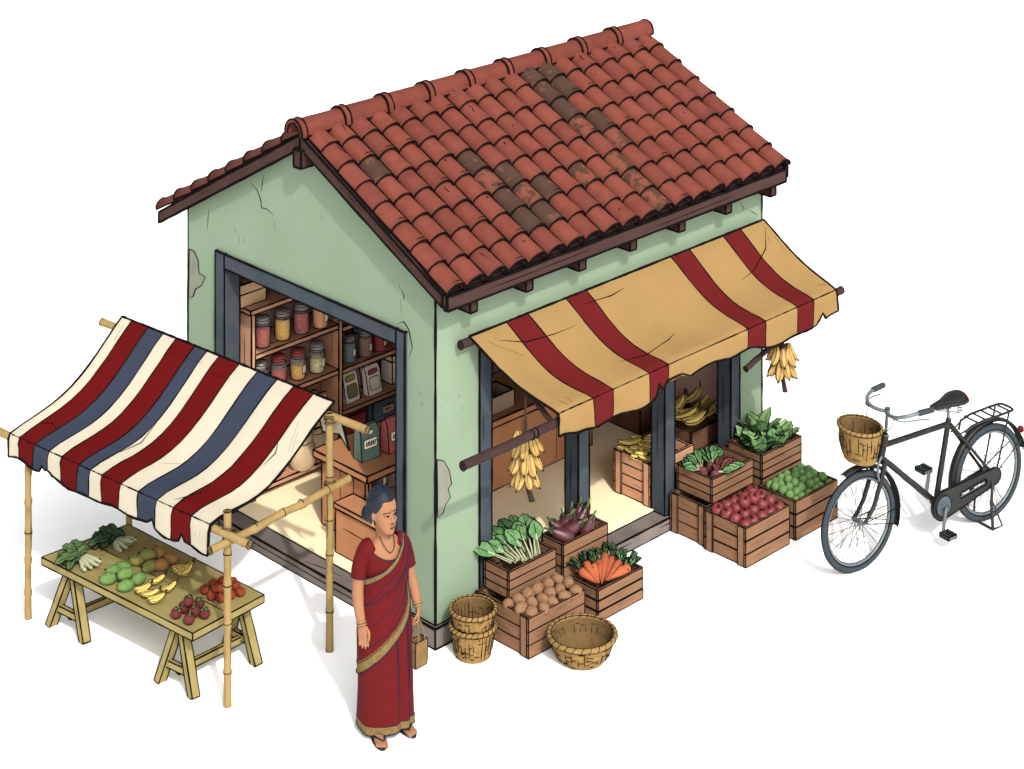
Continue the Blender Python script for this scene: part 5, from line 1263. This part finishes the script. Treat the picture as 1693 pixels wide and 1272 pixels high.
# feet with toes
FEET = ((-.085, -.045, -.16), (.095, .0, .14))
for fx, fy, ro in FEET:
    M = Matrix.Rotation(ro, 3, 'Z'); o = V((fx, fy, .012))
    def fp(x, y, z): return o + M @ V((x, y, z))
    sec = [(.075, .012, .012, .014), (.062, .026, .040, .026), (.02, .030, .075, .030), (-.03, .032, .062, .033), (-.08, .034, .042, .038), (-.125, .030, .030, .042), (-.15, .024, .022, .040)]
    b.loft([[fp(math.cos(2 * PI * k / 16) * hw, y, max(0.002, zc * .5 + math.sin(2 * PI * k / 16) * zc * .5)) for k in range(16)] for y, zb, zc, hw in sec], 'skin')
    sg = -1 if fx < 0 else 1
    for j, (tx, ln, r_) in enumerate(((-.026, .045, .0125), (-.008, .040, .0095), (.007, .035, .009), (.020, .029, .0085), (.031, .021, .0078))):
        b.tube([fp(tx * sg, -.135, .014), fp(tx * sg * 1.1, -.145 - ln * .6, .014), fp(tx * sg * 1.12, -.150 - ln, .009)], [r_ * 1.05, r_, r_ * .8], 'skin', 10); b.blob(fp(tx * sg * 1.12, -.150 - ln, .009), (r_ * .8,) * 3, 'skin', 8, 6)
body = b.build('body', wo)
md = body.modifiers.new('remesh', 'REMESH'); md.mode = 'VOXEL'; md.voxel_size = .0042; md.use_smooth_shade = True
ms = body.modifiers.new('smooth', 'SMOOTH'); ms.factor = .5; ms.iterations = 3
dg = bpy.context.evaluated_depsgraph_get(); me2 = bpy.data.meshes.new_from_object(body.evaluated_get(dg)); body.modifiers.clear(); body.data = me2
if not me2.materials: me2.materials.append(MATS['skin'])
for p in me2.polygons: p.use_smooth = True
NV = 'navy_ink'
def on_face(x, z, off=.0015):   # point on the front of the head at this x, z of the head's frame
    for a, c in zip(hp, hp[1:]):
        if a[0] <= z <= c[0]:
            q = (z - a[0]) / (c[0] - a[0]); f, bk, hw = (a[i] + (c[i] - a[i]) * q for i in (1, 2, 3))
            s_ = max(0, 1 - (abs(x) / (hw)) ** (2 / .88)) ** .5; s_ = s_ ** .88
            return hd(x, (f + bk) / 2 - (bk - f) / 2 * s_ - off, z)
for sx in (-1, 1):
    m = MB(); c = on_face(sx * .031, .121, -.004); m.blob(c, (.0145, .006, .0075), 'eye_white', 12, 8, M=HR @ Matrix.Rotation(sx * .35, 3, 'Z'))
    eo = m.build('eye', wo); m = MB(); c2_ = on_face(sx * .031 + .002, .121, .0015); m.blob(c2_, (.0074, .0048, .0080), NV, 12, 8, M=HR); m.build('iris', eo)
    m = MB(); m.line([on_face(sx * (.031 + .0165 * k), .121 + .0078 * (1 - k * k) - (.001 if k > 0 else 0), .003) for k in (-1, -.5, 0, .5, 1.12)], .0018, NV, sub=1); m.build('eyelash', eo)
    m = MB(); m.line([on_face(sx * (.031 + .022 * k), .1410 + .0042 * (1 - k * k) - (.0045 if sx > 0 else .0012) * k, .0025) for k in (-1, -.5, 0, .5, 1)], .0021, NV, sub=1, taper=False); m.build('eyebrow', wo)
m = MB(); m.tube(smooth_path([on_face(-.020, .0515, .009), on_face(-.006, .0575, .0125), on_face(0, .0560, .0125), on_face(.006, .0575, .0125), on_face(.020, .0515, .009)], 1), interp([.0012, .0036, .0036, .0036, .0012], 10), 'lip', 8)
m.tube(smooth_path([on_face(-.017, .0495, .009), on_face(0, .0450, .0125), on_face(.017, .0495, .009)], 1), .0038, 'lip', 8)
m.line([on_face(-.020, .0515, .012), on_face(0, .0512, .0155), on_face(.020, .0515, .012)], .0011, NV); m.build('lips', wo)
m = MB(); m.blob(on_face(0, .150, .001), (.0035, .002, .0035), 'red_trim', 10, 6); m.build('bindi', wo)
m = MB(); m.line([hd(.010, -.0925, .128), hd(.013, -.098, .105), hd(.0145, -.106, .090)], .0013, NV, taper=True); m.line([hd(-.014, -.100, .079), hd(-.004, -.108, .0785), hd(.010, -.103, .079)], .0013, NV); m.build('nose_line', wo)
# hair
m = MB(); m.blob(hd(0, .020, .172), (.090, .106, .104), 'hair', 56, 36, M=HR); m.blob(hd(0, .055, .105), (.083, .082, .092), 'hair', 48, 30, M=HR)
m.line([hd(0, .020 - .1065 * math.cos(a), .172 + .1045 * math.sin(a)) for a in (.35, .6, .9, 1.2, 1.5)], .0018, NV, sub=1)
for sx in (-1, 1):
    for k in range(4):
        pts = []
        for i in range(7):
            az = sx * (.12 + .24 * k + .28 * i); el = 1.35 - .16 * k - .19 * i
            pts.append(hd(.0905 * math.sin(az) * math.cos(el), .020 - .1065 * math.cos(az) * math.cos(el), .172 + .1045 * math.sin(el)))
        m.line(pts, .0010, NV, taper=True)
ho = m.build('hair', wo); m = MB(); m.blob(hd(-.005, .135, .062), (.056, .050, .056), 'hair', 20, 12, M=HR, rough=.03); m.line([hd(-.058, .135 - .02, .062 + .04), hd(-.061, .135, .062), hd(-.05, .14, .02)], .0015, NV, taper=True); m.build('hair_bun', ho)
# jewellery
for sx in (-1, 1):
    m = MB(); c = hd(sx * .079, .004, .074); m.blob(c, (.005, .005, .005), 'gold', 8, 6); m.lathe([(.003, 0), (.006, -.006), (.010, -.017), (.009, -.021), (.002, -.022)], 'gold', 10, c - V((0, 0, .005))); m.build('earring', wo)
m = MB(); nk = [V((-.048, -.002, 1.285)), V((-.046, -.034, 1.262)), V((-.036, -.058, 1.235)), V((-.018, -.077, 1.205)), V((.004, -.088, 1.19)), V((.03, -.075, 1.215)), V((.044, -.045, 1.25)), V((.048, -.004, 1.285))]; m.tube(smooth_path(nk, 2), .0028, 'bead_brown', 6); m.build('necklace', wo)
for A, nm in ((RA, 'r'), (LA, 'l')):
    d = (A[-1] - A[-2]).normalized()
    for k, o in enumerate((-.012, .004)):
        m = MB(); m.ring(A[-1] + d * o, .033, d, .0045, 'gold', 20); m.ring(A[-1] + d * (o + .005), .034, d, .0016, NV, 20); m.build('bangle', wo)
# blouse with short sleeves
m = MB(); n = 40; rows = []
def ntop(th): return 1.236 - .085 * max(0, math.cos(th)) ** 2.2 - .030 * max(0, -math.cos(th))
for i in range(11):
    q = i / 10; rows.append([surf(2 * PI * k / n, .97 + (ntop(2 * PI * k / n) - .97) * q, .004) for k in range(n)])
m.loft(rows, 'blouse_red', False); m.line(rows[-1] + rows[-1][:1], .003, NV, sub=1); m.line([surf(a, .985, .006) for a in [2 * PI * k / 30 for k in range(31)]], .0025, NV, sub=1)
bl = m.build('blouse', wo)
for A in (RA, LA):
    m = MB(); sx = -1 if A[0].x < 0 else 1; P = smooth_path([A[0] + V((-sx * .06, .0, .028)), A[0] + V((-sx * .012, 0, .010)), A[1], A[1].lerp(A[2], .42)], 2)
    m.tube(P, interp([.046, .060, .058, .055, .053], len(P)), 'blouse_red', 16, False); d = P[-1] - P[-2]; m.ring(P[-1], .053, d, .003, NV, 20)
    for o in (.3, 1.2): m.line([P[-1] + V((sx * .053 * math.cos(o) * .5, -.05, .01)), P[-4] + V((sx * .04, -.05 + .01 * o, 0))], .0016, NV, taper=True)
    m.build('sleeve', bl)
# skirt of the sari
m = MB(); n = 84; zs = [.045, .065, .085, .098, .2, .3, .42, .55, .68, .78, .88, .95, 1.005]
def pleat(th, z):
    w = math.exp(-((th - .42) / .55) ** 2); fade = max(0, 1 - z / .98)
    return (.013 * math.cos(13 * th) * w + .005 * math.cos(7 * th + 1) * (1 - w)) * (.25 + .75 * fade)
def sk(th, z, off=0):
    hem = .010 * math.sin(3 * th + 1.0) + .02 * max(0, math.sin(th)) if z < .15 else 0
    p = surf(th, z, .006 + pleat(th, z) + off); p.z += hem * max(0, 1 - z / .2); return p
rows = [[sk(2 * PI * k / n - PI, z) for k in range(n)] for z in zs]
m.loft(rows[3:], 'sari_red', False); m.loft(rows[:4], 'sari_gold', False); inner = [[sk(2 * PI * k / n - PI, z, -.006) for k in range(n)] for z in (.045, .3)]; m.loft([rows[0], inner[0], inner[1]], 'sari_red', False)
m.line(rows[0] + rows[0][:1], .0034, NV, sub=1); m.line([p + V((0, 0, .001)) for p in rows[3] + rows[3][:1]], .002, NV, sub=1)
for a, z0, z1 in ((.42 + .242 * 1, .05, .90), (.42 - .242, .05, .88), (.42 + .725, .05, .7), (.15, .28, .72), (-.9, .5, .8), (.75, .3, .8), (-.05, .75, .9)):
    m.line([sk(a + .03 * math.sin((z0 + (z1 - z0) * i / 10) * 6), z0 + (z1 - z0) * i / 10, .0015) for i in range(11)], .0022, NV, taper=True)
sr = m.build('sari_skirt', wo)
# draped end of the sari, from her left shoulder across to her right hip and round behind
U = [(2.6, 1.10), (1.75, 1.225), (1.10, 1.243), (.62, 1.215), (.1, 1.150), (-.55, 1.085), (-1.25, 1.035), (-1.9, 1.01), (-2.6, 1.0), (-3.2, 1.0)]
Lw = [(2.2, .85), (1.95, 1.13), (1.62, 1.205), (1.40, 1.12), (1.18, .97), (.80, .80), (.10, .645), (-.75, .50), (-1.6, .40), (-2.4, .40)]
def cat(P, q):
    q = q * (len(P) - 1); k = min(int(q), len(P) - 2); f = q - k; p0, p1, p2, p3 = P[max(k - 1, 0)], P[k], P[k + 1], P[min(k + 2, len(P) - 1)]
    return tuple(.5 * (2 * b_ + (c_ - a_) * f + (2 * a_ - 5 * b_ + 4 * c_ - d_) * f * f + (3 * b_ - a_ - 3 * c_ + d_) * f ** 3) for a_, b_, c_, d_ in zip(p0, p1, p2, p3))
def pal(s_, t_, off=0.0):
    a, c = cat(U, s_), cat(Lw, s_); th, z = a[0] + (c[0] - a[0]) * t_, a[1] + (c[1] - a[1]) * t_
    fold = .007 * math.sin(t_ * 17 + s_ * 3) * math.sin(PI * min(1, t_ * 1.0)) * min(1, max(0, (.9 - s_) * 3))
    p = surf(th, z, .017 + fold + off)
    if z > 1.16: p.z += (z - 1.16) * .28
    return p
m = MB(); nS, tS = 60, [0, .04, .09] + [.09 + .79 * i / 22 for i in range(1, 23)] + [.92, .96, 1.0]
G = [[pal(i / nS, t_) for t_ in tS] for i in range(nS + 1)]; Gi = [[pal(i / nS, t_, -.005) for t_ in tS] for i in range(nS + 1)]
nt_ = len(tS)
for j in range(nt_ - 1):
    mm = 'sari_gold' if (j < 2 or j >= nt_ - 4) else 'sari_red'
    m.loft([[g[j], g[j + 1]] for g in G], mm, False, True, False); m.loft([[g[j + 1], g[j]] for g in Gi], 'sari_red', False, True, False)
m.loft([[a[-1], c[-1]] for a, c in zip(G, Gi)], 'sari_gold', False, False, False); m.loft([[c[0], a[0]] for a, c in zip(G, Gi)], 'sari_gold', False, False, False)
for t_, r_ in ((0, .0032), (.09, .002), (.895, .002), (1.0, .0034)): m.line([pal(i / nS, t_, .001) for i in range(nS + 1)], r_, NV, sub=1)
for t_, a, c in ((.22, .30, .62), (.34, .26, .75), (.47, .24, .55), (.58, .30, .80), (.70, .26, .62), (.78, .45, .8), (.28, .6, .78)):
    m.line([pal(a + (c - a) * i / 14, t_ + .05 * math.sin(i * .22), .0015) for i in range(15)], .0020, NV, taper=True)
m.build('sari_drape', wo)
# sandals
for fx, fy, ro in FEET:
    M = Matrix.Rotation(ro, 3, 'Z'); o = V((fx, fy, .0)); m = MB(); out_ = []
    for k in range(28):
        a = 2 * PI * k / 28; y = -.06 + .142 * math.cos(a); hw = .046 if y < -.06 else .040; out_.append(o + M @ V((math.sin(a) * hw * (1 + .12 * max(0, -y - .05) * 4), y, .001)))
    m.prism(out_, (0, 0, .014), 'sandal_sole'); m.line([p + V((0, 0, .014)) for p in out_ + out_[:1]], .0026, NV, sub=1); so = m.build('sandal', wo)
    m = MB(); sg = -1 if fx < 0 else 1; tp = o + M @ V((-.016 * sg, -.150, .032))
    for e in (-.046, .046): m.tube(smooth_path([tp, o + M @ V((e * .65, -.118, .052)), o + M @ V((e * 1.02, -.065, .036)), o + M @ V((e * 1.0, -.045, .014))], 2), .0052, NV, 6)
    m.build('strap', so)
# small jute bag hanging from her left hand
hw_ = wo.matrix_basis @ (LA[-1] + V((-.004, -.022, -.095)))
bag = thing('jute_bag', 'small brown jute bag with two thin handles held by the woman', 'bag', (hw_.x, hw_.y, hw_.z - .285), YW + .35)
m = MB(); L_ = [[V((sx * w, sy * d, z)) for sx, sy in ((-1, -1), (1, -1), (1, 1), (-1, 1))] for z, w, d in ((0, .046, .024), (.02, .05, .028), (.15, .052, .030), (.165, .050, .030))]
m.loft(L_, 'bag_jute', False, False); m.add(L_[0], [[3, 2, 1, 0]], 'bag_jute'); m.loft([[p * .97 for p in L_[3]], [V((p.x * .93, p.y * .9, .06)) for p in L_[0]]], 'bag_jute', False, False)
for k in range(4): m.line([r[k] for r in L_], .003, NV)
m.line(L_[3] + L_[3][:1], .003, NV); m.line(L_[0] + L_[0][:1], .003, NV)
for x in (-.025, -.005, .018, .03): m.line([(x, -.0305, .11), (x + .002, -.0300, .04)], .0022, NV, taper=True); m.line([(-.0525, x * .7, .12), (-.0525, x * .7, .05)], .0022, NV, taper=True)
m.build('bag_body', bag)
for sy in (-1, 1):
    m = MB(); m.tube(smooth_path([(-.028, sy * .030, .14), (-.026, sy * .028, .20), (-.008, sy * .006, .285), (.008, sy * .006, .285), (.026, sy * .028, .20), (.028, sy * .030, .14)], 2), .0042, 'bag_jute', 6); m.build('bag_handle', bag)
